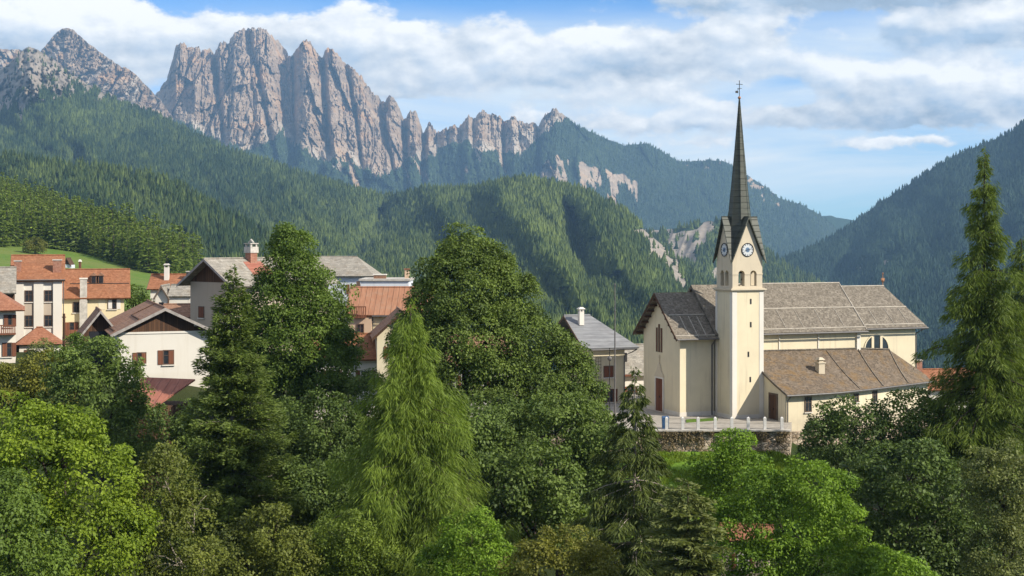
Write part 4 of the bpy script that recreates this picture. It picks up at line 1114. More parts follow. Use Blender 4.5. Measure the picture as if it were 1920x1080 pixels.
R_TILE = roofing('red_tiles', (0.235, 0.092, 0.043), (0.34, 0.150, 0.075), (0.22, 0.11, 0.06), 0.20, 0.24, 0.0)
R_TILE2 = roofing('orange_tiles', (0.26, 0.105, 0.058), (0.36, 0.165, 0.095), (0.24, 0.12, 0.08), 0.20, 0.24, 0.0)
R_BROWN = roofing('brown_tiles', (0.22, 0.115, 0.068), (0.36, 0.205, 0.13), (0.27, 0.17, 0.11), 0.18, 0.22, 0.0)
R_SHINGLE = roofing('larch_shingles', (0.125, 0.105, 0.080), (0.285, 0.245, 0.190), (0.195, 0.165, 0.125), 0.13, 0.17, 0.0, 0.9)
R_MOSSY = roofing('mossy_shingles', (0.10, 0.075, 0.052), (0.225, 0.175, 0.125), (0.165, 0.12, 0.078), 0.11, 0.17, 0.65, 0.9)
R_SLATE = roofing('stone_slates', (0.22, 0.20, 0.165), (0.36, 0.33, 0.275), (0.28, 0.25, 0.20), 0.26, 0.40, 0.25, 0.7)
R_GREY = seam_metal('grey_metal_roof', (0.16, 0.162, 0.165), (0.23, 0.232, 0.232), 0.34, 2, 0.75, (0.11, 0.10, 0.10), 0.3)
R_RED = seam_metal('red_metal_roof', (0.25, 0.112, 0.058), (0.33, 0.158, 0.086), 0.55, 0, 0.8, (0.28, 0.18, 0.115), 0.6)
R_RUST = seam_metal('rusty_metal_roof', (0.25, 0.085, 0.052), (0.33, 0.13, 0.085), 0.75, 0, 0.9, (0.12, 0.06, 0.05), 0.6)
COPPER = seam_metal('spire_sheet', (0.042, 0.046, 0.033), (0.078, 0.082, 0.058), 0.55, 2, 0.6, (0.045, 0.045, 0.036), 0.6)
WOOD_D = planks('dark_boards', (0.040, 0.024, 0.016), (0.13, 0.066, 0.034), 0.20)
WOOD_R = planks('red_brown_boards', (0.13, 0.05, 0.028), (0.22, 0.09, 0.05), 0.16)
WOOD_E = plain('weathered_beam', (0.12, 0.085, 0.06), 0.85, 0.35, 3.0, 0.2)
FASCIA = plain('grey_fascia', (0.30, 0.27, 0.24), 0.8, 0.25, 3.0, 0.2)
GLASS = plain('window_glass', (0.022, 0.026, 0.032), 0.12, 0.4, 1.5, 0.6, bstr=0.03)
FRAME_W = plain('pale_window_frame', (0.62, 0.58, 0.52), 0.6, 0.1)
FRAME_B = plain('brown_window_frame', (0.10, 0.06, 0.04), 0.6, 0.2)
IRON = plain('dark_iron', (0.035, 0.033, 0.032), 0.5, 0.2, 4, 0.5, 0.6)
GUTTER = plain('grey_gutter', (0.12, 0.112, 0.105), 0.6, 0.2, 3, 0.4, 0.2)
GILT = plain('gilded_ball', (0.42, 0.20, 0.10), 0.4, 0.2, 4, 0.5, 0.6)
CLOCK_W = plain('clock_white', (0.52, 0.53, 0.52), 0.5, 0.06)
CLOCK_B = plain('clock_blue', (0.10, 0.16, 0.24), 0.5, 0.1)
BLACK = plain('clock_black', (0.015, 0.015, 0.018), 0.5, 0.1)
CONCRETE = plain('concrete', (0.42, 0.39, 0.34), 0.9, 0.25, 2.5, 0.15)
BRICKC = roofing('chimney_brick', (0.30, 0.13, 0.08), (0.42, 0.22, 0.15), (0.40, 0.28, 0.20), 0.09, 0.24, 0.0, 0.4)
BLUE_P = plain('blue_plastic', (0.035, 0.09, 0.19), 0.5, 0.15)
PAVE = plain('pale_paving', (0.31, 0.28, 0.235), 0.9, 0.2, 1.5, 0.15)
WHITE_P = plain('white_painted_stone', (0.56, 0.54, 0.50), 0.8, 0.15, 4.0)

def rubble():
    m, nt = new_mat('rubble_wall'); g = N(nt)
    co = g.coords()
    v = g.n('ShaderNodeTexVoronoi'); g.link(g.mapping(co, scale=(2.3, 2.3, 3.6)), v.inputs['Vector']); v.inputs['Scale'].default_value = 1.0
    e = g.n('ShaderNodeTexVoronoi', feature='DISTANCE_TO_EDGE'); g.link(g.mapping(co, scale=(2.3, 2.3, 3.6)), e.inputs['Vector']); e.inputs['Scale'].default_value = 1.0
    f = g.noise(co, 1.1, 6.0, 0.7)
    tone = g.sep(v.outputs['Color'])[0]
    k = g.mix(tone, (0.28, 0.21, 0.145), (0.54, 0.45, 0.34))
    k = g.mix(g.mapr(f, 0.48, 0.62, 0.0, 0.8), k, (0.12, 0.085, 0.045))
    k = g.mix(g.mapr(e.outputs['Distance'], 0.0, 0.07, 0.8, 0.0), k, (0.10, 0.08, 0.06))
    g.surface(k, 0.95, 0.1, g.math('ADD', g.mapr(e.outputs['Distance'], 0.0, 0.15), f), 0.9, 0.08)
    return m
RUBBLE = rubble()

# ------------------------------------------------------------------ building helpers (all in the local metres of a thing)
def frame_at(p, n):
    """local axes on a wall: point p, outward direction n (2D)"""
    n = np.array([n[0], n[1], 0.0]); n /= np.linalg.norm(n)
    t = np.array([-n[1], n[0], 0.0])          # to the right-hand side when looking at the wall from outside
    return np.array(p, float), t, n
def obox(mb, p, t, n, a0, a1, z0, z1, d0, d1, mi=0):
    """box on a wall: along t from a0 to a1, up z0..z1, out of the wall d0..d1"""
    i = len(mb.v)
    for d in (d0, d1):
        for (a, z) in ((a0, z0), (a1, z0), (a1, z1), (a0, z1)):
            q = p + t * a + n * d; mb.v.append((q[0], q[1], q[2] + z))
    for q in ((3, 2, 1, 0), (4, 5, 6, 7), (0, 1, 5, 4), (1, 2, 6, 5), (2, 3, 7, 6), (3, 0, 4, 7)):
        mb.f.append(tuple(i + k for k in q)); mb.m.append(mi)

def window(parent, p, n, w, h, shutters=None, frame=None, sill=True, open_=(1, 1), bars=True, surround=None):
    """p = middle of the sill line on the wall; pane, frame with bars, sill, shutters"""
    p, t, n = frame_at(p, n)
    mb = MB(); obox(mb, p, t, n, -w / 2, w / 2, 0, h, 0.004, 0.03)
    win = mb.build('window', GLASS, parent)
    f = MB(); b = 0.07
    obox(f, p, t, n, -w / 2 - b, -w / 2 + 0.02, -b, h + b, 0.006, 0.075); obox(f, p, t, n, w / 2 - 0.02, w / 2 + b, -b, h + b, 0.006, 0.075)
    obox(f, p, t, n, -w / 2 + 0.02, w / 2 - 0.02, h - 0.02, h + b, 0.006, 0.075); obox(f, p, t, n, -w / 2 + 0.02, w / 2 - 0.02, -b, 0.02, 0.006, 0.075)
    if bars:
        obox(f, p, t, n, -0.03, 0.03, 0.02, h - 0.02, 0.008, 0.05)
        obox(f, p, t, n, -w / 2 + 0.02, -0.03, h * 0.62, h * 0.62 + 0.04, 0.008, 0.046); obox(f, p, t, n, 0.03, w / 2 - 0.02, h * 0.62, h * 0.62 + 0.04, 0.008, 0.046)
    f.build('frame', frame or FRAME_W, win)
    if sill:
        s = MB(); obox(s, p, t, n, -w / 2 - 0.14, w / 2 + 0.14, -b - 0.09, -b - 0.002, 0.002, 0.15); s.build('sill', PALE_STONE, win)
    if shutters is not None:
        for sd, op in zip((-1, 1), open_):
            s = MB()
            if op:
                a = (w / 2 + b + 0.01) * sd; c = a + sd * w * 0.5
                obox(s, p, t, n, min(a, c), max(a, c), -0.04, h + 0.04, 0.004, 0.06)
            else:
                a = 0.012 * sd; c = sd * (w / 2)
                obox(s, p, t, n, min(a, c), max(a, c), 0.02, h - 0.02, 0.052, 0.082)
            s.build('shutter', shutters, win)
    return win

def door(parent, p, n, w, h, mat=None, surround=None):
    p, t, n = frame_at(p, n)
    mb = MB(); obox(mb, p, t, n, -w / 2, w / 2, 0, h, 0.004, 0.05)
    obox(mb, p, t, n, -0.012, 0.012, 0.02, h - 0.02, 0.05, 0.062)
    for a in (-w / 4, w / 4):
        for z0, z1 in ((0.15, h * 0.42), (h * 0.5, h * 0.92)): obox(mb, p, t, n, a - w * 0.17, a + w * 0.17, z0, z1, 0.05, 0.066)
    d = mb.build('door', mat or WOOD_R, parent)
    f = MB(); b = 0.16
    obox(f, p, t, n, -w / 2 - b, -w / 2, 0, h + b, 0.004, 0.12); obox(f, p, t, n, w / 2, w / 2 + b, 0, h + b, 0.004, 0.12); obox(f, p, t, n, -w / 2, w / 2, h, h + b, 0.004, 0.12)
    f.build('frame', surround or PALE_STONE, d)
    k = MB(); obox(k, p, t, n, 0.06, 0.12, h * 0.42, h * 0.47, 0.062, 0.13); k.build('handle', IRON, d)
    return d

def gable_block(parent, x0, x1, y0, y1, he, hr, axis, wall, roof, ov=0.5, ovg=0.5, th=0.16, gable_mat=None, z0=-1.0, ridge=0.5, boards=False, hip=(0, 0), fascia=None, name='roof', wname='wall', seams=None):
    """walls with two gables and a saddle roof; axis = direction of the ridge; ridge = its place across the span; hip cuts the ends back"""
    mb = MB()
    if axis == 'y':
        xm = x0 + (x1 - x0) * ridge
        pro = [(x0, y0, z0), (x1, y0, z0), (x1, y0, he), (xm, y0, hr), (x0, y0, he)]
        if hip[0] or hip[1]: mb.box(x0, x1, y0, y1, z0, he - 0.003)
        else: mb.extrude(pro, (0, y1 - y0, 0))
    else:
        ym = y0 + (y1 - y0) * ridge
        pro = [(x0, y0, z0), (x0, y1, z0), (x0, y1, he), (x0, ym, hr), (x0, y0, he)]
        if hip[0] or hip[1]: mb.box(x0, x1, y0, y1, z0, he - 0.003)
        else: mb.extrude(pro, (x1 - x0, 0, 0))
    w = mb.build(wname, wall, parent)
    r = MB(); u = th + 0.01
    fas = MB()
    if axis == 'y':
        sl = (hr - he) / (xm - x0); sr = (hr - he) / (x1 - xm)
        ya, yb = y0 - ovg, y1 + ovg
        za, zb = he - sl * ov + u, he - sr * ov + u; zt = hr + u
        ra, rb = ya + hip[0], yb - hip[1]
        r.slab([(x0 - ov, ya, za), (xm, ra, zt), (xm, rb, zt), (x0 - ov, yb, za)], th)
        r.slab([(x1 + ov, ya, zb), (x1 + ov, yb, zb), (xm, rb, zt), (xm, ra, zt)], th)
        if hip[0]: r.slab([(x0 - ov, ya - 0.004, za), (x1 + ov, ya - 0.004, zb), (xm, ra - 0.004, zt)], th)
        if hip[1]: r.slab([(x0 - ov, yb + 0.004, za), (xm, rb + 0.004, zt), (x1 + ov, yb + 0.004, zb)], th)
        r.tube([(xm, ra, zt + 0.02), (xm, rb, zt + 0.02)], 0.10, 6)
        if not hip[0]:
            for (xa, zq) in ((x0 - ov, za), (x1 + ov, zb)):
                fas.extrude([(xa, ya - 0.05, zq - 0.26), (xm, ya - 0.05, zt - 0.26), (xm, ya - 0.05, zt + 0.02), (xa, ya - 0.05, zq + 0.02)], (0, 0.045, 0))
    else:
        sl = (hr - he) / (ym - y0); sr = (hr - he) / (y1 - ym)
        xa, xb = x0 - ovg, x1 + ovg
        za, zb = he - sl * ov + u, he - sr * ov + u; zt = hr + u
        ra, rb = xa + hip[0], xb - hip[1]
        r.slab([(xa, y0 - ov, za), (xb, y0 - ov, za), (rb, ym, zt), (ra, ym, zt)], th)
        r.slab([(xa, y1 + ov, zb), (ra, ym, zt), (rb, ym, zt), (xb, y1 + ov, zb)], th)
        if hip[0]: r.slab([(xa - 0.004, y0 - ov, za), (ra - 0.004, ym, zt), (xa - 0.004, y1 + ov, zb)], th)
        if hip[1]: r.slab([(xb + 0.004, y0 - ov, za), (xb + 0.004, y1 + ov, zb), (rb + 0.004, ym, zt)], th)
        r.tube([(ra, ym, zt + 0.02), (rb, ym, zt + 0.02)], 0.10, 6)
        if not hip[0]:
            for (yq, zq) in ((y0 - ov, za), (y1 + ov, zb)):
                fas.extrude([(xa - 0.05, yq, zq - 0.26), (xa - 0.05, ym, zt - 0.26), (xa - 0.05, ym, zt + 0.02), (xa - 0.05, yq, zq + 0.02)], (0.045, 0, 0))
    ro = r.build(name, roof, parent)
    if fas.v: fas.build('bargeboard', fascia or WOOD_E, ro)
    if gable_mat is not None:          # boarded gable standing 3 cm proud of the front wall
        gm = MB()
        if axis == 'y': gm.extrude([(x0 + 0.02, y0 - 0.03, he - 0.05), (x1 - 0.02, y0 - 0.03, he - 0.05), (x1 - 0.02, y0 - 0.03, he), (xm, y0 - 0.03, hr - 0.01), (x0 + 0.02, y0 - 0.03, he)], (0, 0.028, 0))
        else: gm.extrude([(x0 - 0.03, y0 + 0.02, he - 0.05), (x0 - 0.03, y1 - 0.02, he - 0.05), (x0 - 0.03, y1 - 0.02, he), (x0 - 0.03, ym, hr - 0.01), (x0 - 0.03, y0 + 0.02, he)], (0.028, 0, 0))
        gm.build('gable_boarding', gable_mat, parent)
    return w, ro

def chimney(parent, x, y, z0, z1, w=0.6, d=0.6, mat=None, cap='slab', capmat=None):
    mb = MB().box(x - w / 2, x + w / 2, y - d / 2, y + d / 2, z0, z1)
    c = mb.build('chimney', mat or BRICKC, parent)
    k = MB()
    if cap == 'slab':
        k.box(x - w / 2 - 0.08, x + w / 2 + 0.08, y - d / 2 - 0.08, y + d / 2 + 0.08, z1 + 0.002, z1 + 0.12)
    elif cap == 'hood':
        for sx in (-1, 1):
            for sy in (-1, 1): k.box(x + sx * (w / 2 - 0.07) - 0.06, x + sx * (w / 2 - 0.07) + 0.06, y + sy * (d / 2 - 0.07) - 0.06, y + sy * (d / 2 - 0.07) + 0.06, z1 + 0.002, z1 + 0.3)
        k.taper(x - w / 2 - 0.12, x + w / 2 + 0.12, y - d / 2 - 0.12, y + d / 2 + 0.12, z1 + 0.302, z1 + 0.5, 0.2)
    k.build('chimney_cap', capmat or CONCRETE, c)
    return c

def gutter(parent, pts, r=0.07, name='gutter'):
    return MB().tube(pts, r, 6).build(name, GUTTER, parent)

def place(name, label, px, py_base, d, yaw=0.0, cat='house', group=None):
    e = empty(name, (wx(px, d), d, wz(py_base, d)), math.radians(yaw))
    return tag(e, label, cat, group)

# ------------------------------------------------------------------ the church
def church():
    ang = math.radians(69.3)
    x0 = wx(1373, 130.0); zt = wz(785, 130.0)
    e = empty('church', (x0, 130.0, zt), math.pi / 2 - ang)
    tag(e, 'cream church with slender dark spire, clock tower and grey shingle roofs', 'church')
    # local: x along the nave to the right and away, y into the depth, z up from the terrace; the tower corner is the origin
    XF = -3.7
    # narthex
    w = MB().extrude([(XF, 3.3, -0.6), (XF, 11.0, -0.6), (XF, 11.0, 7.75), (XF, 7.15, 11.2), (XF, 3.3, 7.75)], (3.6, 0, 0)).build('front_wall', W_CREAM, e)
    MB().box(XF - 0.03, 0.0, 3.262, 3.297, -0.5, 0.35).box(XF - 0.04, XF - 0.003, 3.262, 11.02, -0.5, 0.35).build('plinth', PALE_STONE, w)
    r = MB()
    r.slab([(XF - 0.75, 2.5, 7.30), (1.2, 2.5, 7.30), (1.2, 7.15, 11.45), (XF - 0.75, 7.15, 11.45)], 0.22)
    r.slab([(XF - 0.75, 11.8, 7.30), (XF - 0.75, 7.15, 11.45), (1.2, 7.15, 11.45), (1.2, 11.8, 7.30)], 0.22)
    fr = r.build('front_roof', R_SHINGLE, e)
    s = MB()
    def on_roof(x, q): return (x, 7.15 - 4.65 * q, 11.47 - 4.15 * q)
    s.tube([on_roof(XF - 0.4, 0.50), on_roof(0.0, 0.50)], 0.09, 6)
    for xx in (-3.0, -2.1, -1.2): s.tube([on_roof(xx, 0.53), on_roof(xx, 0.97)], 0.045, 5)
    s.tube([on_roof(XF - 0.75, 0.94), on_roof(0.0, 0.94)], 0.07, 6)
    s.build('snow_rail', RAIL, fr)
    b = MB()
    for (ya, yb) in ((2.5, 7.15), (11.8, 7.15)):
        b.extrude([(XF - 0.80, ya, 7.05), (XF - 0.80, 7.15, 11.18), (XF - 0.80, 7.15, 11.46), (XF - 0.80, ya, 7.32)], (0.045, 0, 0))
    b.build('bargeboard', WOOD_D, fr)
    k = MB()
    for i in range(7):          # rafter feet under the verge
        q = (i + 0.5) / 7
        for sg in (-1, 1):
            yy = 7.15 + sg * 4.4 * q; zz = 11.15 - 3.95 * q
            k.box(XF - 0.72, XF - 0.004, yy - 0.09, yy + 0.09, zz - 0.22, zz - 0.05)
    k.build('rafter_end', WOOD_D, fr)
    # three slit windows with brown louvres
    for i, (yy, z0, z1) in enumerate(((8.05, 5.75, 8.0), (7.55, 5.75, 8.35), (7.05, 5.75, 8.0))):
        p, t, n = frame_at((XF, yy, z0), (-1, 0))
        m = MB(); obox(m, p, t, n, -0.10, 0.10, 0, z1 - z0, 0.004, 0.05); lw = m.build('slit_window', WOOD_R, e)
        m = MB(); obox(m, p, t, n, -0.13, -0.10, -0.05, z1 - z0 + 0.05, 0.003, 0.07); obox(m, p, t, n, 0.10, 0.13, -0.05, z1 - z0 + 0.05, 0.003, 0.08); m.build('frame', WOOD_E, lw)
    d = door(e, (XF, 7.45, 0.02), (-1, 0), 1.5, 3.15, WOOD_R, PALE_STONE)
    m = MB()
    m.extrude([(XF - 0.14, 6.45, 3.34), (XF - 0.14, 8.45, 3.34), (XF - 0.14, 7.95, 3.9), (XF - 0.14, 7.6, 4.5), (XF - 0.14, 7.45, 4.7), (XF - 0.14, 7.3, 4.5), (XF - 0.14, 6.95, 3.9)], (0.135, 0, 0))
    m.tube([(XF - 0.08, 7.45, 4.65), (XF - 0.08, 7.45, 5.45)], 0.04, 5); m.tube([(XF - 0.08, 7.27, 5.2), (XF - 0.08, 7.63, 5.2)], 0.035, 5)
    m.build('door_canopy', STONE, d)
    gutter(e, [(XF - 0.7, 2.45, 7.22), (0.0, 2.45, 7.22)], 0.08)
    gutter(e, [(-0.35, 2.5, 7.15), (-0.35, 3.2, 6.6), (-0.35, 3.2, 0.0)], 0.07, 'downpipe')
    # nave
    MB().extrude([(0.05, 3.3, -0.6), (0.05, 12.0, -0.6), (0.05, 12.0, 7.9), (0.05, 7.5, 11.9), (0.05, 3.3, 7.9)], (16.1, 0, 0)).build('nave_wall', W_CREAM, e)
    r = MB()
    r.slab([(-0.3, 2.6, 7.62), (16.6, 2.6, 7.62), (16.6, 7.5, 12.15), (-0.3, 7.5, 12.15)], 0.24)
    r.slab([(-0.3, 12.6, 7.62), (-0.3, 7.5, 12.15), (16.6, 7.5, 12.15), (16.6, 12.6, 7.62)], 0.24)
    nr = r.build('nave_roof', R_SHINGLE, e)
    def onn(x, q): return (x, 7.5 - 4.9 * q, 12.17 - 4.53 * q)
    s = MB()
    s.tube([onn(3.3, 0.52), onn(16.55, 0.52)], 0.085, 6); s.tube([onn(3.3, 0.93), onn(16.55, 0.93)], 0.075, 6)
    s.tube([onn(3.3, 0.0), onn(16.6, 0.0)], 0.09, 6); s.tube([onn(16.55, 0.02), onn(16.55, 0.99)], 0.07, 6)
    for xx in (5.6, 7.6, 9.6, 11.9, 14.2): s.tube([onn(xx, 0.55), onn(xx, 0.91)], 0.035, 5)
    s.build('snow_rail', RAIL, nr)
    m = MB()
    for xx in (7.0, 11.4): m.box(xx - 0.06, xx + 0.06, 3.22, 3.297, 5.95, 7.35)
    m.box(15.75, 16.17, 3.14, 3.296, 5.6, 7.62)
    m.build('pilaster', W_OFF, e)
    gutter(e, [(3.3, 2.52, 7.50), (16.6, 2.52, 7.50)], 0.09)
    # chancel with hipped end
    pts = [(16.2, 3.55), (22.9, 3.55), (23.4, 4.2), (23.4, 10.8), (22.9, 11.6), (16.2, 11.6)]
    MB().extrude([(a, b_, -1.2) for a, b_ in pts], (0, 0, 9.2)).build('chancel_wall', W_CREAM, e)
    r = MB(); ze = 7.82; zr = 11.78
    r.slab([(16.62, 2.9, ze), (23.9, 2.9, ze), (22.0, 7.55, zr), (16.62, 7.55, zr)], 0.22)
    r.slab([(16.62, 12.2, ze), (16.62, 7.55, zr), (22.0, 7.55, zr), (23.9, 12.2, ze)], 0.22)
    r.slab([(23.904, 2.9, ze), (23.904, 12.2, ze), (22.004, 7.55, zr)], 0.22)
    cr = r.build('chancel_roof', R_SHINGLE, e)
    s = MB()
    def onc(x, q): return (x, 7.55 - 4.65 * q, zr + 0.02 - 3.96 * q)
    s.tube([onc(16.7, 0.52), onc(22.95, 0.52)], 0.085, 6); s.tube([onc(16.7, 0.93), onc(23.7, 0.93)], 0.075, 6); s.tube([onc(16.65, 0.0), onc(22.0, 0.0)], 0.09, 6)
    for xx in (18.3, 20.2, 21.9): s.tube([onc(xx, 0.55), onc(xx, 0.91)], 0.035, 5)
    s.build('snow_rail', RAIL, cr)
    m = MB().tube([(21.9, 7.55, zr), (21.9, 7.55, zr + 1.25)], 0.035, 5)
    m.ball((21.9, 7.55, zr + 0.55), 0.16, 8, 6).box(21.7, 22.1, 7.50, 7.60, zr + 0.62, zr + 0.82).ball((21.9, 7.55, zr + 1.3), 0.09, 8, 6)
    m.build('weathervane', GILT, cr)
    gutter(e, [(16.7, 2.83, ze - 0.12), (23.95, 2.83, ze - 0.12)], 0.085)
    gutter(e, [(23.6, 2.9, ze - 0.15), (23.25, 3.85, ze - 0.7), (23.25, 3.85, 2.2)], 0.065, 'downpipe')
    # lunette window: half round glass behind two stone mullions
    lx, lz, R = 18.3, 5.68, 1.36
    arc = [(lx + R * math.cos(math.pi * i / 20), 3.545, lz + R * math.sin(math.pi * i / 20)) for i in range(21)]
    lw = MB().extrude(arc, (0, -0.03, 0)).build('lunette_window', GLASS, e)
    m = MB()
    for a in (-0.5, 0.5): m.box(lx + a - 0.14, lx + a + 0.14, 3.43, 3.51, lz, lz + math.sqrt(R * R - a * a) - 0.01)
    for i in range(20):
        a0, a1 = math.pi * i / 20, math.pi * (i + 1) / 20
        q = [(lx + rr * math.cos(a), 3.46, lz + rr * math.sin(a)) for rr, a in ((R, a0), (R + 0.12, a0), (R + 0.12, a1), (R, a1))]
        m.extrude(q, (0, 0.08, 0))
    m.build('mullion', W_CREAM, lw)
    # side chapel with a bowed outer wall and a lean-to roof
    wall = [(3.34, -3.78), (6.0, -3.62), (8.6, -3.3), (12.0, -2.35), (15.5, -1.05), (19.5, 0.55), (23.4, 2.2)]
    foot = [(x, y, -1.1) for x, y in wall] + [(23.4, 3.25, -1.1), (3.34, 3.25, -1.1)]
    hw = [2.42] * len(wall)
    mb = MB(); n = len(wall); i0 = len(mb.v)
    for x, y in wall: mb.poly
    for k in range(n - 1):
        (xa, ya), (xb, yb) = wall[k], wall[k + 1]
        mb.poly([(xa, ya, -1.1), (xb, yb, -1.1), (xb, yb, 2.5), (xa, ya, 2.5)])
    mb.poly([(3.34, 3.25, -1.1), (3.34, -3.78, -1.1), (3.34, -3.78, 2.5), (3.34, 0.0, 4.32), (3.34, 3.25, 5.6)])
    mb.poly([(23.4, 2.2, -1.1), (23.4, 3.25, -1.1), (23.4, 3.25, 3.1), (23.4, 2.2, 2.5)])
    mb.poly(foot[::-1])
    mb.build('chapel_wall', W_CREAM, e, recalc=False)
    top = [(3.2, 3.28, 5.86), (6.2, 3.28, 5.86), (9.0, 3.28, 5.84), (12.2, 3.28, 5.82), (15.9, 3.28, 5.80), (19.6, 3.28, 5.60), (23.9, 3.10, 2.95)]
    eav = [(x + (-0.22 if k == 0 else (0.5 if k == n - 1 else 0.0)), y - 0.55, 2.52) for k, (x, y) in enumerate(wall)]
    rb = MB(); rows = 8
    def rp(k, q):
        a, b_ = np.array(top[k]), np.array(eav[k]); p = a + (b_ - a) * q
        return tuple(p + np.array([0, 0, -0.20 * math.sin(math.pi * q)]))
    for k in range(n - 1):
        for j in range(rows):
            q0, q1 = j / rows, (j + 1) / rows
            rb.poly([rp(k, q1), rp(k + 1, q1), rp(k + 1, q0), rp(k, q0)])
            lo = lambda p: (p[0], p[1], p[2] - 0.16)
            rb.poly([lo(rp(k, q0)), lo(rp(k + 1, q0)), lo(rp(k + 1, q1)), lo(rp(k, q1))])
        a, b_ = rp(k, 1), rp(k + 1, 1)
        rb.poly([(a[0], a[1], a[2] - 0.16), (b_[0], b_[1], b_[2] - 0.16), b_, a])
    for j in range(rows):
        a, b_ = rp(0, j / rows), rp(0, (j + 1) / rows); rb.poly([a, (a[0], a[1], a[2] - 0.16), (b_[0], b_[1], b_[2] - 0.16), b_])
        a, b_ = rp(n - 1, j / rows), rp(n - 1, (j + 1) / rows); rb.poly([b_, (b_[0], b_[1], b_[2] - 0.16), (a[0], a[1], a[2] - 0.16), a])
    ch = rb.build('chapel_roof', R_MOSSY, e, recalc=False)
    s = MB()
    for k in (3, 4, 5): s.tube([tuple(np.array(rp(k, q)) + np.array([0, 0, 0.03])) for q in np.linspace(0.02, 0.98, 6)], 0.075 if k != 3 else 0.05, 5)
    s.tube([tuple(np.array(rp(k, 0.0)) + np.array([0, -0.03, 0.04])) for k in range(6)], 0.09, 6)
    s.tube([tuple(np.array(rp(0, q)) + np.array([0, 0, 0.02])) for q in np.linspace(0, 1, 6)], 0.06, 5)
    s.build('roof_batten', R_SHINGLE, ch)
    gutter(e, [(p[0], p[1] - 0.07, p[2] - 0.10) for p in eav], 0.085)
    gutter(e, [(3.6, -4.25, 2.3), (3.5, -3.9, 1.9), (3.5, -3.9, -1.6)], 0.06, 'downpipe')
    c = MB().box(9.05, 9.7, -0.45, 0.2, 3.2, 4.85).build('chimney', STONE, ch)
    MB().box(8.97, 9.78, -0.53, 0.28, 4.852, 4.95).box(9.15, 9.6, -0.35, 0.1, 4.952, 5.18).taper(9.02, 9.73, -0.48, 0.23, 5.182, 5.4, 0.2).build('chimney_cap', STONE, c)
    door(e, (3.34, -1.75, 0.0), (-1, 0), 1.15, 2.25, WOOD_D, WOOD_E)
    def on_wall(k, f):
        a, b_ = np.array(wall[k]), np.array(wall[k + 1]); p = a + (b_ - a) * f; tt = (b_ - a) / np.linalg.norm(b_ - a)
        return (p[0], p[1]), (tt[1], -tt[0])
    for (k, f, z, ww, hh) in ((0, 0.93, 0.85, 0.62, 1.25), (2, 0.95, 1.35, 0.55, 0.7), (3, 0.75, 1.15, 0.6, 0.95)):
        p, nn = on_wall(k, f); window(e, (p[0], p[1], z), nn, ww, hh, None, WOOD_E, True, bars=True)
    # tower
    Wt, Dt = 3.28, 3.1
    tw = MB()
    tw.extrude([(0, 0, -0.6), (Wt, 0, -0.6), (Wt, Dt, -0.6), (0, Dt, -0.6)], (0, 0, 12.35)).build
    t_ = tw.build('tower', W_CREAM, e)
    m = MB()        # corner strips
    for (xa, xb, ya, yb) in ((-0.03, 0.48, -0.03, -0.002), (Wt - 0.42, Wt + 0.03, -0.03, -0.002), (-0.03, -0.002, -0.03, 0.42), (-0.03, -0.002, Dt - 0.3, Dt + 0.03)): m.box(xa, xb, ya, yb, -0.5, 11.7)
    m.build('corner_strip', PALE_STONE, t_)
    m = MB().box(-0.13, Wt + 0.13, -0.13, Dt + 0.13, 11.752, 11.86).box(-0.24, Wt + 0.24, -0.24, Dt + 0.24, 11.862, 11.99).box(-0.10, Wt + 0.10, -0.10, Dt + 0.10, 11.992, 12.06)
    m.build('cornice', STONE, t_)
    for (xx, z) in ((1.95, 10.55), (1.95, 8.4), (1.7, 5.65), (1.9, 3.3)):
        MB().box(xx - 0.09, xx + 0.09, -0.012, -0.003, z, z + 0.5).build('slit_window', BLACK, t_)
    m = MB().box(-0.06, Wt + 0.06, -0.06, Dt + 0.06, -0.5, 0.30); m.build('plinth', PALE_STONE, t_)
    # belfry: piers and arches around an open chamber
    z0, zs, z1 = 12.062, 13.35, 14.72       # floor, springing of the arches, eaves
    a0, a1, b0, b1 = 0.06, Wt - 0.06, 0.06, Dt - 0.06
    bel = MB(); TH = 0.42
    def face(o, t, n, Lw):
        """one wall with two round arched openings: o = bottom corner, t along, n outward"""
        o, t, n = (np.array(q, float) for q in (o, t, n))
        ow = 0.66; c1, c2 = Lw * 0.30, Lw * 0.70
        def P(a, z, d=0.0):
            q = o + t * a - n * d; return (q[0], q[1], z)
        def pr(poly):
            bel.extrude([P(a, z) for a, z in poly], tuple(-n * TH))
        sill = z0 + 0.18; rr = ow / 2
        pr([(0.0, z0), (Lw, z0), (Lw, sill), (0.0, sill)])
        pr([(0.0, sill), (c1 - rr, sill), (c1 - rr, zs), (0.0, zs)])
        pr([(c1 + rr, sill), (c2 - rr, sill), (c2 - rr, zs), (c1 + rr, zs)])
        pr([(c2 + rr, sill), (Lw, sill), (Lw, zs), (c2 + rr, zs)])
        def arch(c): return [(c - rr * math.cos(math.pi * i / 10), zs + rr * math.sin(math.pi * i / 10)) for i in range(11)]
        pr([(0.0, zs)] + arch(c1)[:6] + [(c1, z1), (0.0, z1)])
        pr(arch(c1)[5:] + [(Lw / 2, zs), (Lw / 2, z1), (c1, z1)])
        pr([(Lw / 2, zs)] + arch(c2)[:6] + [(c2, z1), (Lw / 2, z1)])
        pr(arch(c2)[5:] + [(Lw, zs), (Lw, z1), (c2, z1)])
        # band at the springing
        for (s0, s1) in ((-0.03, c1 - rr), (c1 + rr, c2 - rr), (c2 + rr, Lw + 0.03)):
            i = len(bel.v); q = [P(s0, zs - 0.06, -0.04), P(s1, zs - 0.06, -0.04), P(s1, zs + 0.05, -0.04), P(s0, zs + 0.05, -0.04)]
            bel.extrude(q, tuple(-n * 0.036))
    LX, LY = a1 - a0, b1 - b0
    face((a0, b0, 0), (1, 0, 0), (0, -1, 0), LX)
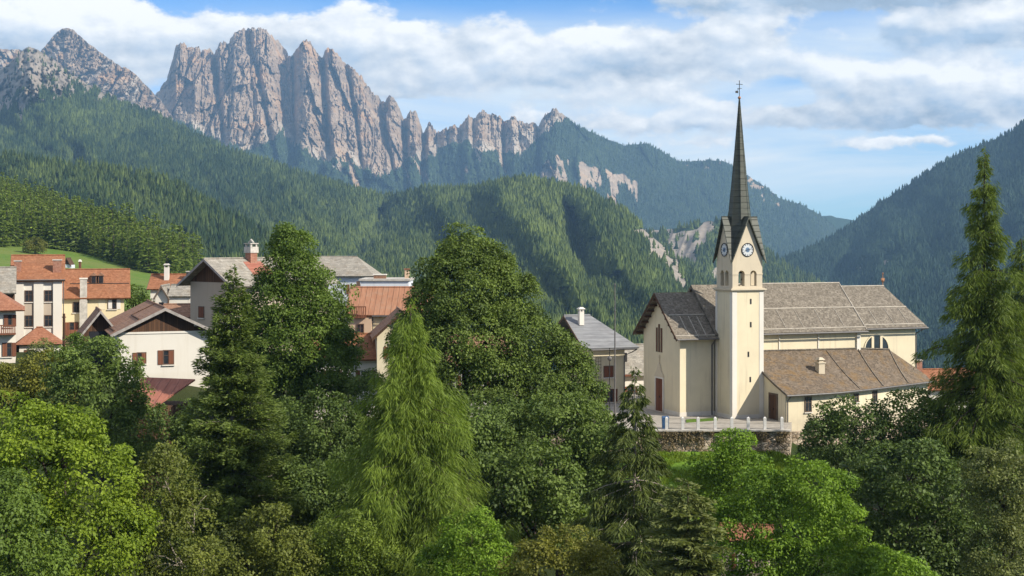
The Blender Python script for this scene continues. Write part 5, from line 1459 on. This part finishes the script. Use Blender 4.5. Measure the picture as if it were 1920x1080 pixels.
    face((a1, b1, 0), (-1, 0, 0), (0, 1, 0), LX)
    # side faces butt between the front and back ones
    face((a0, b1 - TH, 0), (0, -1, 0), (-1, 0, 0), LY - 2 * TH + 0.0)
    face((a1, b0 + TH, 0), (0, 1, 0), (1, 0, 0), LY - 2 * TH + 0.0)
    be = bel.build('belfry', STONE, e)
    bl = MB()
    for (xx, yy) in ((1.1, 1.5), (2.15, 1.5)):
        prof = [(0.33, 12.72), (0.31, 12.8), (0.24, 12.95), (0.19, 13.15), (0.16, 13.3), (0.05, 13.36)]
        for (ra, za), (rb_, zb) in zip(prof[:-1], prof[1:]):
            for q in range(12):
                t0, t1 = 2 * math.pi * q / 12, 2 * math.pi * (q + 1) / 12
                bl.poly([(xx + ra * math.cos(t0), yy + ra * math.sin(t0), za), (xx + ra * math.cos(t1), yy + ra * math.sin(t1), za), (xx + rb_ * math.cos(t1), yy + rb_ * math.sin(t1), zb), (xx + rb_ * math.cos(t0), yy + rb_ * math.sin(t0), zb)])
    bl.box(0.5, 2.8, 1.42, 1.58, 13.40, 13.55)
    bl.build('bell', IRON, be)
    # four clock gables under the spire
    zg = 18.75; cx, cy = Wt / 2, Dt / 2; G0 = 14.722
    gb = MB()
    gb.extrude([(a0, b0, G0), (a1, b0, G0), (cx, b0, zg - 0.25)], (0, 0.3, 0)); gb.extrude([(a0, b1 - 0.3, G0), (a1, b1 - 0.3, G0), (cx, b1 - 0.3, zg - 0.25)], (0, 0.3, 0))
    gb.extrude([(a0, b0 + 0.3, G0), (a0, b1 - 0.3, G0), (a0, cy, zg - 0.6)], (0.3, 0, 0)); gb.extrude([(a1 - 0.3, b0 + 0.3, G0), (a1 - 0.3, b1 - 0.3, G0), (a1 - 0.3, cy, zg - 0.6)], (0.3, 0, 0))
    # thin edges finish the side gables out to the corners
    gb.extrude([(a0 + 0.004, b0 + 0.002, G0 + 0.002), (a0 + 0.004, b1 - 0.002, G0 + 0.002), (a0 + 0.004, cy, zg - 0.25)], (0.05, 0, 0)); gb.extrude([(a1 - 0.054, b0 + 0.002, G0 + 0.002), (a1 - 0.054, b1 - 0.002, G0 + 0.002), (a1 - 0.054, cy, zg - 0.25)], (0.05, 0, 0))
    g_ = gb.build('clock_gable', STONE, e)
    sp = MB(); o = 0.24
    C = [(-o, -o), (Wt + o, -o), (Wt + o, Dt + o), (-o, Dt + o)]
    Gp = [(cx, -o), (Wt + o, cy), (cx, Dt + o), (-o, cy)]
    ZC = 14.35; ctr = (cx, cy, zg)
    for k in range(4):
        for corner in (C[k], C[(k + 1) % 4]):
            sp.slab([(Gp[k][0], Gp[k][1], zg), (corner[0], corner[1], ZC), ctr], 0.09)
    # octagonal spire
    zb_, zt_ = 16.2, 29.75
    oct_ = []
    for k in range(8):
        th = math.pi / 8 + k * math.pi / 4; oct_.append((math.cos(th), math.sin(th)))
    lev = [(zb_, 1.40), (18.7, 1.05), (21.5, 0.76), (25.0, 0.44), (28.2, 0.17), (zt_, 0.045)]
    for (za, ra), (zb2, rb2) in zip(lev[:-1], lev[1:]):
        for k in range(8):
            (u0, v0), (u1, v1) = oct_[k], oct_[(k + 1) % 8]
            sp.poly([(cx + ra * u0, cy + ra * v0, za), (cx + ra * u1, cy + ra * v1, za), (cx + rb2 * u1, cy + rb2 * v1, zb2), (cx + rb2 * u0, cy + rb2 * v0, zb2)])
    spire = sp.build('spire', COPPER, e)
    rb = MB()
    for k in range(8): rb.tube([(cx + r_ * oct_[k][0], cy + r_ * oct_[k][1], z_) for z_, r_ in lev], 0.03, 4)
    rb.build('spire_ridge', COPPER, spire)
    MB().ball((cx, cy, zt_ + 0.12), 0.15, 12, 8).build('ball', GILT, spire)
    m = MB().tube([(cx, cy, zt_ + 0.25), (cx, cy, zt_ + 1.75)], 0.032, 6).tube([(cx - 0.34, cy, zt_ + 1.38), (cx + 0.34, cy, zt_ + 1.38)], 0.03, 6).tube([(cx - 0.2, cy, zt_ + 1.0), (cx + 0.24, cy, zt_ + 1.0)], 0.026, 6)
    m.box(cx - 0.42, cx - 0.12, cy - 0.015, cy + 0.015, zt_ + 0.55, zt_ + 0.75).tube([(cx - 0.3, cy, zt_ + 0.72), (cx - 0.12, cy, zt_ + 0.95), (cx, cy, zt_ + 0.8)], 0.022, 5)
    m.build('cross', IRON, spire)
    # clock faces
    def clock(p, n):
        p, t, n = frame_at(p, n); up = np.array([0, 0, 1.0]); R_ = 0.57
        def disc(mb, r0, r1, d, th, mi):
            for i in range(28):
                q0, q1 = 2 * math.pi * i / 28, 2 * math.pi * (i + 1) / 28
                a = [p + n * d + (t * math.cos(q) + up * math.sin(q)) * r for r, q in ((r0, q0), (r1, q0), (r1, q1), (r0, q1))]
                if r0 < 1e-6: a = a[1:3] + [p + n * d]
                mb.extrude([tuple(q) for q in a], tuple(n * th), mi)
        mb = MB(); disc(mb, 0.0, R_ - 0.1, 0.004, 0.03, 0); disc(mb, R_ - 0.1, R_ - 0.002, 0.004, 0.028, 0); disc(mb, 0.0, R_ * 0.40, 0.036, 0.006, 1)
        disc(mb, R_, R_ + 0.07, 0.004, 0.06, 2)
        for i in range(12):
            q = math.pi * i / 6; c = t * math.cos(q) + up * math.sin(q); s = -t * math.sin(q) + up * math.cos(q)
            a = [p + n * 0.036 + c * r + s * w_ for r, w_ in ((0.43, -0.028), (0.58, -0.028), (0.58, 0.028), (0.43, 0.028))]
            mb.extrude([tuple(q_) for q_ in a], tuple(n * 0.006), 2)
        cf = mb.build('clock_face', [CLOCK_W, CLOCK_B, BLACK], g_)
        h = MB()
        for ang_, ln, w_, dd in ((math.radians(200), 0.34, 0.03, 0.048), (math.radians(15), 0.48, 0.022, 0.060)):
            c = t * math.cos(ang_) + up * math.sin(ang_); s = -t * math.sin(ang_) + up * math.cos(ang_)
            a = [p + n * dd + c * r + s * q_ for r, q_ in ((-0.08, -w_), (ln, -w_ * 0.6), (ln, w_ * 0.6), (-0.08, w_))]
            h.extrude([tuple(q_) for q_ in a], tuple(n * 0.01))
        h.build('clock_hands', BLACK, g_)
    clock((cx, b0, 15.6), (0, -1)); clock((a0, cy, 15.6), (-1, 0))
    return e
church()

# ------------------------------------------------------------------ terrace, wall, bollards
def terrace():
    zt = wz(785, 130.0)
    x0, x1 = wx(1225, 123.0), wx(1474, 123.2)
    A = [(x0 - 9, 123.0), (x1, 123.2), (x1 + 1.4, 127.9), (44, 142), (44, 165), (8, 165), (x0 - 9, 150)]
    o = MB().extrude([(a, b, zt - 2.0) for a, b in A], (0, 0, 1.96)).build('terrace', PAVE)
    tag(o, 'pale paved church terrace behind the retaining wall', kind='structure')
    # strip of lawn against the church wall
    g = MB().extrude([(wx(1284, 128.6), 127.4, zt - 0.03), (wx(1345, 129.2), 129.0, zt - 0.03), (wx(1345, 130.6), 130.6, zt - 0.03), (wx(1284, 130.0), 129.2, zt - 0.03)], (0, 0, 0.06)).build('lawn', M_GRASS)
    tag(g, 'narrow strip of grass along the foot of the church wall', kind='structure')
    w = MB()
    n = 46
    P = [np.array(p) for p in ((x0 - 9, 122.55), (x1 + 0.25, 122.75), (x1 + 1.2, 126.6), (x1 + 9, 130.4), (x1 + 18.0, 137.6))]
    r = np.random.default_rng(5)
    for j, (a, b) in enumerate(zip(P[:-1], P[1:])):
        t = (b - a) / np.linalg.norm(b - a); nn = np.array([-t[1], t[0]])
        q = [a, b, b + nn * 0.43, a + nn * 0.43]
        w.extrude([(p[0], p[1], zt - 3.9) for p in q], (0, 0, 3.74 if j == 0 else 3.1))
    o = w.build('retaining_wall', RUBBLE)
    tag(o, 'rough rubble retaining wall below the church terrace', 'wall')
    c = MB()
    for a, b in zip(P[:1], P[1:2]):
        c.box(a[0], b[0] + 0.05, 122.45, 123.05, zt - 0.158, zt - 0.03)
    c.build('coping', CONCRETE, o)
    # bollards joined by thin rails and wire mesh
    e = empty('railing', (x0, 122.85, zt - 0.03)); tag(e, 'white stone posts joined by thin rails along the terrace edge', 'railing')
    xs = [wx(p, 122.85) - x0 for p in (1250, 1280, 1309, 1341, 1372, 1403, 1434, 1466)]
    for x in xs:
        m = MB().box(x - 0.13, x + 0.13, -0.13, 0.13, 0.0, 1.0); m.taper(x - 0.13, x + 0.13, -0.13, 0.13, 1.0, 1.1, 0.09)
        m.build('post', WHITE_P, e)
    for z in (0.92, 0.55, 0.12):
        m = MB()
        for xa, xb in zip(xs[:-1], xs[1:]): m.tube([(xa + 0.13, 0, z), (xb - 0.13, 0, z)], 0.013, 5)
        m.build('rail', IRON, e)
    # blue bin
    b = empty('litter_bin', (wx(1247.5, 123.6), 123.6, zt - 0.04)); tag(b, 'small blue litter bin at the first white railing post', 'bin')
    MB().taper(-0.27, 0.27, -0.25, 0.25, 0.0, 0.95, -0.03).build('body', BLUE_P, b)
    MB().taper(-0.32, 0.32, -0.30, 0.30, 0.952, 1.06, 0.05).build('lid', BLUE_P, b)
    # dry ivy creeping over the wall
    r = np.random.default_rng(91)
    k = 6500
    xx = r.uniform(x0 - 4, x1 + 0.2, k); cl = fbm(xx / 1.4, xx * 0 + 3, 95, 3)
    zz = zt - 0.12 - np.abs(r.normal(0, 0.9, k)) * (0.8 + 0.7 * cl)
    ok = (fbm(xx / 0.9, zz / 0.7, 96, 3) > -0.05) & (zz > zt - 2.6)
    xx, zz = xx[ok], zz[ok]; k = len(xx)
    Pq = np.stack([xx, 122.53 - np.abs(r.normal(0, 0.07, k)), zz], -1)
    Nn = unit(np.array([0, -1, 0.4]) + 0.7 * r.normal(size=(k, 3))); T = unit(np.array([0, 0, -1]) + 0.8 * r.normal(size=(k, 3)))
    Q = leaf_quads(Pq, Nn, T, r.uniform(0.10, 0.2, k), r.uniform(0.07, 0.14, k))
    iv = leafy('dry_ivy', (0.12, 0.095, 0.04), (0.24, 0.18, 0.09), 0.25)
    o = link_mesh('ivy', np_mesh('ivy', Q, quad_faces(len(Q)), iv, {'tint': ('FACE', r.random(k))}))
    tag(o, 'patchy dry brown ivy hanging down the rubble retaining wall', 'ivy', kind='stuff')
terrace()
# ------------------------------------------------------------------ the village
def village():
    # white house with pilasters
    e = place('bay_house', 'tall white house with flat pilasters, red tile roof and a small hipped porch', 25, 690, 160, 18)
    w, ro = gable_block(e, 0, 5.3, 0, 9, 10.1, 12.6, 'x', W_WHITE, R_TILE, 0.55, 0.35)
    chimney(ro, 0.45, 1.5, 10.6, 12.1, 0.75, 0.6, BRICKC); chimney(ro, 4.75, 1.3, 10.5, 12.2, 0.95, 0.7, BRICKC)
    m = MB()
    for a, b in ((0.0, 1.12), (2.2, 3.25), (4.3, 5.3)): m.box(a, b, -0.22, -0.003, 0, 9.95)
    m.build('pilaster', W_WHITE, e)
    for x in (1.66, 3.78):
        for z in (7.55, 4.7): window(e, (x, 0, z), (0, -1), 0.75, 1.2, None, FRAME_B)
        MB().box(x - 0.5, x + 0.5, -0.012, -0.003, 5.95, 7.4).build('wall_panel', W_TAN, e)
    w2, r2 = gable_block(e, 0.7, 5.0, -2.8, -0.24, 3.2, 4.5, 'x', W_OFF, R_TILE2, 0.5, 0.5, hip=(2.3, 2.3), name='porch_roof', wname='porch_wall')
    window(e, (1.9, -2.8, 0.9), (0, -1), 0.6, 1.3, WOOD_R, FRAME_B, open_=(1, 0))
    gutter(e, [(-0.3, -0.6, 10.0), (5.6, -0.6, 10.0)], 0.07)
    MB().tube([(5.45, -0.15, 10.0), (5.42, -0.1, 0)], 0.06, 6).build('downpipe', GUTTER, e)
    # house cut by the frame edge
    e = place('red_hipped_house', 'low house cut by the frame edge, orange hipped roof and brown balcony', -45, 690, 140, 19)
    gable_block(e, 0, 3.7, 0, 6, 6.2, 7.5, 'y', W_OFF, R_TILE2, 0.9, 0.9, hip=(2.4, 2.4))
    window(e, (3.0, 0, 4.1), (0, -1), 0.7, 1.1, WOOD_R, FRAME_B, open_=(0, 1)); window(e, (2.9, 0, 1.1), (0, -1), 0.8, 1.3, WOOD_R, FRAME_B, open_=(0, 1))
    b = MB().box(1.6, 3.75, -1.1, -0.003, 3.3, 3.42)
    for k in range(12): b.box(1.62 + k * 0.18, 1.73 + k * 0.18, -1.1, -1.05, 3.43, 4.2)
    b.box(1.6, 3.75, -1.12, -1.04, 4.2, 4.3)
    b.build('balcony', WOOD_R, e)
    # dark boarded house behind it
    e = place('boarded_house', 'house with dark brown boarded wall squeezed behind the white pilaster house', -45, 690, 152, 19)
    gable_block(e, 0, 3.9, 0, 9, 8.2, 10.6, 'x', WOOD_D, R_SLATE, 0.5, 0.2)
    # yellow house
    e = place('yellow_house', 'yellow plastered house with long red tile roof and twin dormers', 114, 690, 168, 16)
    w, ro = gable_block(e, 0, 7.3, 0, 9, 8.55, 11.5, 'x', W_YELLOW, R_TILE, 0.6, 0.75)
    m = MB().box(2.15, 3.05, -0.55, -0.004, 0, 8.05).box(2.2, 3.0, -0.50, 0.2, 8.052, 10.6)
    c = m.build('chimney_breast', CONCRETE, e)
    MB().box(2.12, 3.08, -0.58, 0.28, 10.602, 10.75).build('chimney_cap', PALE_STONE, c)
    for x in (3.75, 4.6):
        m = MB().box(x - 0.32, x + 0.32, 1.9, 3.6, 9.9, 10.95); m.extrude([(x - 0.42, 1.75, 10.952), (x + 0.42, 1.75, 10.952), (x, 1.75, 11.3)], (0, 2.4, 0))
        d = m.build('dormer', R_BROWN, ro); MB().box(x - 0.24, x + 0.24, 1.86, 1.897, 10.1, 10.85).build('dormer_window', BLACK, d)
    m = MB().tube([(1.0, 1.9, 10.0), (7.9, 1.9, 10.0)], 0.06, 5); m.build('snow_rail', IRON, ro)
    window(e, (1.75, 0, 6.65), (0, -1), 0.62, 1.15, None, FRAME_B); window(e, (5.9, 0, 7.0), (0, -1), 0.9, 1.1, FRAME_W, FRAME_B, open_=(0, 1))
    window(e, (1.5, 0, 4.0), (0, -1), 0.9, 1.4, WOOD_R, FRAME_B, open_=(1, 0)); window(e, (5.0, 0, 4.2), (0, -1), 0.8, 1.2, WOOD_R, FRAME_B)
    MB().box(0.6, 2.1, -0.9, -0.004, 3.6, 3.72).box(0.6, 2.1, -0.9, -0.84, 3.722, 4.6).build('balcony', WOOD_R, e)
    MB().box(4.3, 5.1, -0.03, -0.003, 6.9, 8.4).build('wall_panel', W_CREAM, e)
    # white house with the boarded gable
    e = place('gabled_house', 'white house with dark boarded gable, brown roof and one red shuttered window', 222, 722, 125, 20)
    w, ro = gable_block(e, 0, 8.0, 0, 15, 4.7, 6.65, 'y', W_WHITE, R_BROWN, 0.75, 0.75, gable_mat=WOOD_D, fascia=FASCIA)
    MB().box(-0.04, 8.04, -0.07, -0.033, 4.5, 4.68).build('string_course', PALE_STONE, e)
    window(e, (4.35, 0, 1.75), (0, -1), 0.85, 1.2, WOOD_R, FRAME_B, open_=(1, 0)); window(e, (2.0, 0, 1.9), (0, -1), 0.7, 0.9, WOOD_R, FRAME_B, open_=(1, 0))
    m = MB()
    def orf(x, y): return (x, y, 6.65 + 0.21 - (4.0 - x) * 0.4875)
    m.tube([orf(-0.3, 1.0), orf(-0.3, 13.0)], 0.08, 5); m.tube([orf(1.8, 0.5), orf(1.8, 8.0)], 0.08, 5); m.tube([orf(1.8, 8.0), orf(3.9, 8.0)], 0.06, 5)
    m.build('snow_rail', WOOD_D, ro)
    MB().box(6.6, 6.9, -0.16, -0.033, 5.1, 5.3).build('lamp', FRAME_W, e)
    # wooden lean-to at its flank
    e = place('wooden_shed', 'small dark open shed with a steep gable left of the boarded gable house', 156, 690, 131, 20)
    w, ro = gable_block(e, 0, 3.0, 0, 4.5, 3.3, 5.2, 'y', WOOD_D, R_BROWN, 0.4, 0.9, fascia=FASCIA)
    MB().box(0.5, 2.5, -0.02, -0.003, 0.0, 3.4).build('opening', BLACK, e)
    # rust coloured lower roof
    e = empty('rusty_roofed_shed', (wx(290, 112), 112, gz(wx(290, 112), 112)))
    tag(e, 'dark shed with rusty red sheet roof below the boarded gable house', 'shed')
    o = np.array(e.location)
    P = [np.array((wx(px, d), d, wz(py, d))) - o for px, py, d in ((366, 711, 116), (266, 707, 116), (236, 762, 110), (289, 763, 110))]
    MB().slab([tuple(p) for p in P], 0.14).build('roof', R_RUST, e)
    q = [(p[0] * 0.94, p[1] * 0.94 + 0.15, 0) for p in P]
    zt = min(p[2] for p in P) - 0.2
    MB().extrude([(a, b, -1.5) for a, b, c in q[::-1]], (0, 0, zt + 1.5)).build('wall', WOOD_D, e)
    # chalet with the tall stone chimney
    e = place('chalet', 'tan chalet with dark gable, stone slab roof and stout capped chimney', 357, 650, 150, -40)
    w, ro = gable_block(e, 0, 7.4, 0, 13, 7.0, 9.25, 'y', W_TAN, R_SLATE, 0.9, 1.1, gable_mat=WOOD_D, fascia=FASCIA)
    c = MB().box(3.7, 4.6, 4.4, 5.3, 8.4, 10.0).build('chimney', BRICKC, ro)
    k = MB().box(3.6, 4.7, 4.3, 5.4, 10.002, 10.65)
    for a in (3.7, 4.4): k.box(a, a + 0.2, 4.4, 4.6, 10.652, 10.95).box(a, a + 0.2, 5.1, 5.3, 10.652, 10.95)
    k.tube([(3.75, 4.85, 11.05), (4.15, 4.85, 11.4), (4.55, 4.85, 11.05)], 0.11, 6); k.box(3.6, 4.7, 4.3, 5.4, 10.952, 11.05); k.build('chimney_cap', CONCRETE, c)
    s = 2.25 / 3.7
    def rr(x, y): return (x, y, 9.25 + 0.19 - (x - 3.7) * s)
    MB().slab([rr(4.3, 3.6), rr(6.6, 3.2), rr(6.6, 6.2), rr(4.3, 6.0)], 0.02).build('flashing', R_RUST, ro)
    window(e, (1.9, 0, 3.2), (0, -1), 0.8, 1.1, WOOD_R, FRAME_B, open_=(0, 0)); window(e, (5.4, 0, 3.2), (0, -1), 0.8, 1.1, WOOD_R, FRAME_B)
    # small red house beyond
    e = place('small_red_house', 'small far house with red roof and slim pale chimney below the meadow', 282, 606, 180, 6)
    w, ro = gable_block(e, 0, 5.4, 0, 7, 4.4, 6.0, 'x', W_OFF, R_TILE, 0.4, 0.4)
    chimney(ro, 1.75, 2.2, 5.2, 7.1, 0.6, 0.6, PALE_STONE, 'hood'); chimney(ro, 4.8, 2.0, 5.1, 6.5, 1.0, 0.7, IRON)
    window(e, (1.0, 0, 2.3), (0, -1), 0.6, 0.9, None, FRAME_B)
    e = place('twin_gable_house', 'old house with two small grey gables and stained plaster', 291, 606, 168, 4)
    gable_block(e, 0, 1.5, 0, 5, 3.1, 4.3, 'y', W_OFF, R_SLATE, 0.22, 0.35); gable_block(e, 1.62, 4.2, 0.1, 5, 3.2, 4.35, 'x', W_OFF, R_SLATE, 0.3, 0.15)
    MB().box(0.45, 1.0, -0.02, -0.003, 1.4, 2.5).build('opening', BLACK, e)
    MB().box(1.515, 1.605, -0.2, 1.0, 0, 3.0).build('post', WOOD_D, e)
    # brown roof between them and the chalet
    e = place('brown_outbuilding', 'low outbuilding with brown roof tucked against the tan chalet', 312, 640, 152, 10)
    gable_block(e, 0, 3.2, 0, 6, 2.6, 3.7, 'x', W_PEACH, R_BROWN, 0.4, 0.5)
    window(e, (2.4, 0, 1.2), (0, -1), 0.6, 1.0, None, FRAME_B)
    # slate roofed pale house
    e = place('slate_roofed_house', 'pale house with a hipped stone slate roof behind the red metal roof', 580, 606, 172)
    gable_block(e, 0, 7.5, 0, 9, 5.85, 7.9, 'x', W_GREYBLUE, R_SLATE, 0.5, 0.5, hip=(0, 2.6))
    window(e, (5.4, 0, 3.6), (0, -1), 0.8, 1.1, WOOD_R)
    # flat grey building
    e = place('flat_roofed_building', 'low pale grey flat roofed building just above the red metal roof', 676, 600, 158)
    MB().box(0, 5.4, 0, 7, -1, 4.4).build('wall', W_GREYBLUE, e)
    MB().box(-0.2, 5.6, -0.2, 7.2, 4.402, 4.6).build('roof', CONCRETE, e)
    MB().box(-0.45, -0.08, -0.15, 0.3, 0, 4.35).build('pillar', WOOD_E, e)
    chimney(e, 5.0, 3.0, 4.602, 5.6, 0.5, 0.5, W_PEACH, capmat=R_TILE2); chimney(e, 2.0, 2.0, 4.602, 5.0, 1.4, 0.6, R_BROWN, capmat=PALE_STONE)
    # red metal roofed house
    e = place('red_metal_roofed_house', 'peach house with faded red metal roof and a slatted balcony', 655, 700, 140)
    w, ro = gable_block(e, 0, 7.8, 0, 9, 5.95, 8.25, 'x', W_YELLOW, R_RED, 0.55, 0.4)
    MB().box(-0.02, 2.25, -0.5, -0.003, -0.5, 5.55).build('bay', W_PEACH, e)
    b = MB().box(-0.35, 1.75, -0.95, -0.55, 5.57, 5.68)
    for k in range(12): b.box(-0.33 + k * 0.18, -0.24 + k * 0.18, -0.93, -0.88, 5.682, 6.62)
    b.box(-0.35, 1.75, -0.95, -0.86, 6.622, 6.72); b.build('balcony', WOOD_R, e)
    window(e, (1.15, -0.5, 3.9), (0, -1), 0.6, 1.0, None, FRAME_B); window(e, (1.3, -0.5, 1.2), (0, -1), 0.8, 1.2, WOOD_R, FRAME_B); window(e, (4.6, 0, 3.2), (0, -1), 0.8, 1.2, WOOD_R, FRAME_B)
    gutter(e, [(2.3, -0.62, 5.72), (8.1, -0.62, 5.72)], 0.07)
    MB().tube([(2.33, -0.1, 5.6), (2.33, -0.1, 0)], 0.05, 6).build('downpipe', GUTTER, e)
    # gable half hidden by the larch
    e = place('dark_verge_house', 'small cream house with a dark sloping verge behind the drooping larch', 707, 705, 127, 8)
    gable_block(e, 0, 4.4, 0, 6, 3.7, 5.7, 'y', W_CREAM, R_BROWN, 0.5, 0.8, fascia=WOOD_D)
    window(e, (1.4, 0, 1.6), (0, -1), 0.7, 1.0, WOOD_R)
    # pale walls glimpsed through the trees
    e = place('white_cottage', 'white cottage glimpsed through the leaves between the pointed tree and the larch', 590, 770, 128, 5)
    gable_block(e, 0, 6.5, 0, 6, 4.8, 6.6, 'x', W_WHITE, R_TILE, 0.5, 0.4)
    window(e, (1.5, 0, 2.4), (0, -1), 0.8, 1.2, WOOD_R); window(e, (4.6, 0, 2.4), (0, -1), 0.8, 1.2, WOOD_R)
    e = place('white_farmhouse', 'white farmhouse showing through the crown gaps of the huge linden', 790, 790, 130, -4)
    gable_block(e, 0, 8.5, 0, 7, 5.4, 7.6, 'x', W_WHITE, R_BROWN, 0.5, 0.4)
    for x in (1.5, 4.2, 7.0): window(e, (x, 0, 3.0), (0, -1), 0.8, 1.2, WOOD_R)
    # grey roofed house by the church
    e = place('grey_roofed_house', 'cream house with grey standing seam roof between the linden and the church', 1111, 765, 142, 20)
    w, ro = gable_block(e, 0, 3.55, 0, 9, 6.35, 8.95, 'x', W_CREAM, R_GREY, 0.75, 1.3, hip=(0, 3.2))
    chimney(ro, 0.0, 3.0, 8.2, 9.55, 0.5, 0.5, PALE_STONE, 'hood', PALE_STONE)
    window(e, (1.75, 0, 3.1), (0, -1), 0.95, 1.05, WOOD_R, FRAME_B, open_=(0, 0)); window(e, (1.75, 0, 0.6), (0, -1), 0.9, 1.2, WOOD_R, FRAME_B)
    m = MB()
    for x in (0.35, 0.62, 0.9): m.tube([(x, -0.05, 2.3), (x, -0.05, 5.2)], 0.018, 4)
    for k in range(9): m.tube([(0.3, -0.07, 2.4 + k * 0.33), (0.95, -0.07, 2.4 + k * 0.33)], 0.015, 4)
    m.build('trellis', WOOD_E, e)
    gutter(e, [(-0.8, -0.80, 5.9), (4.6, -0.80, 5.9), (4.2, -0.5, 5.6), (3.5, -0.08, 5.2), (3.48, -0.08, 0)], 0.06)
    e = place('slate_cottage', 'white cottage with a wavy slate roof beside the church facade', 1166, 778, 152, 20)
    w, ro = gable_block(e, 0, 6.0, 0, 7, 4.5, 7.1, 'x', W_WHITE, R_SLATE, 0.6, 0.4)
    chimney(ro, 1.0, 1.5, 5.0, 6.6, 0.4, 0.5, IRON)
    window(e, (1.0, 0, 1.7), (0, -1), 0.7, 1.3, WOOD_R, FRAME_B)
    MB().box(-0.3, -0.05, -0.6, -0.4, 0, 4.2).box(-0.35, 1.0, -0.65, -0.35, 4.202, 4.4).build('porch_post', WOOD_R, e)
    # roofs beyond the chapel and among the lower trees
    e = place('red_roofed_house', 'red tiled house half hidden behind the chapel and the tall larch', 1742, 790, 152, 10)
    w, ro = gable_block(e, 0, 6.5, 0, 7, 3.5, 5.1, 'x', W_OFF, R_TILE, 0.5, 0.5)
    chimney(ro, 0.2, 3.0, 4.7, 6.3, 0.7, 0.6, BRICKC); MB().tube([(1.3, -0.4, 3.3), (1.3, -0.4, 4.9)], 0.04, 5).tube([(-0.3, -0.4, 4.3), (3.0, -0.4, 4.3)], 0.035, 5).build('snow_rail', IRON, ro)
    xq = wx(1352, 97); e = empty('lower_red_roofed_house', (xq, 97, gz(xq, 97)), math.radians(-12)); zz = wz(1016, 97) - gz(xq, 97)
    tag(e, 'house in the lower trees with only a strip of orange roof showing', 'house')
    gable_block(e, 0, 3.2, 0, 4, zz + 0.1, zz + 0.7, 'x', W_TAN, R_TILE2, 0.3, 0.3); window(e, (1.5, 0, zz - 1.8), (0, -1), 0.7, 1.0, WOOD_R)
    # poles
    x = wx(120, 139); z = wz(690, 139); e = empty('utility_pole', (x, 139, z)); tag(e, 'dark wooden pole standing between the porch and the shed', 'pole')
    h = wz(588, 139) - z
    MB().tube([(0, 0, -1.5), (0, 0, h)], [0.17, 0.13], 8).build('mast', WOOD_D, e); MB().box(-0.2, 0.2, -0.05, 0.05, h - 0.4, h - 0.3).build('crossbar', WOOD_E, e)
    x = wx(1153, 131); z = wz(790, 131); e = empty('flagpole', (x, 131, z)); tag(e, 'tall thin bare flagpole in front of the grey roofed house', 'flagpole')
    h = wz(534, 131) - z
    MB().tube([(0, 0, -0.8), (0, 0, h)], [0.085, 0.045], 8).build('mast', GUTTER, e); MB().ball((0, 0, h + 0.05), 0.08, 8, 6).build('finial', GUTTER, e)
    x = wx(1143, 133); z = wz(790, 133); e = empty('street_lamp', (x, 133, z)); tag(e, 'slim street lamp with a round head by the cream house wall', 'lamp')
    h = wz(672, 133) - z
    MB().tube([(0, 0, -0.5), (0, 0, h + 1.0)], [0.05, 0.035], 7).build('pole', IRON, e); MB().ball((0, 0, h), 0.22, 10, 8).build('lamp_head', GUTTER, e)
    # meadow hut and post
    d = near_hill_dist(125, 502); e = empty('meadow_hut', (wx(121, d), d, wz(503, d))); tag(e, 'tiny dark pointed hut with pale base on the green meadow', 'hut')
    s = d / FP
    MB().extrude([(0, 0, -0.5), (13 * s, 0, -0.5), (13 * s, 0, 6 * s), (0, 0, 9 * s)], (0, 4, 0)).build('wall', W_GREYBLUE, e)
    MB().slab([(-1 * s, -0.5, 8 * s), (-1 * s, 4.5, 8 * s), (4 * s, 4.5, 20 * s), (4 * s, -0.5, 20 * s)], 0.2).slab([(4 * s, -0.52, 20 * s), (4 * s, 4.52, 20 * s), (13 * s, 4.52, 4 * s), (13 * s, -0.52, 4 * s)], 0.2).extrude([(0, -0.1, 8.5 * s), (12 * s, -0.1, 6 * s), (4 * s, -0.1, 19 * s)], (0, 0.08, 0)).build('roof', WOOD_D, e)
    d = near_hill_dist(150, 503); e = empty('wayside_post', (wx(150, d), d, wz(504, d))); tag(e, 'small pale post standing alone in the meadow', 'post')
    MB().box(-0.4, 0.4, -0.3, 0.3, -0.3, 2.6).build('shaft', WOOD_R, e); MB().taper(-0.6, 0.6, -0.5, 0.5, 2.602, 3.4, 0.3).build('cap', PALE_STONE, e)
village()
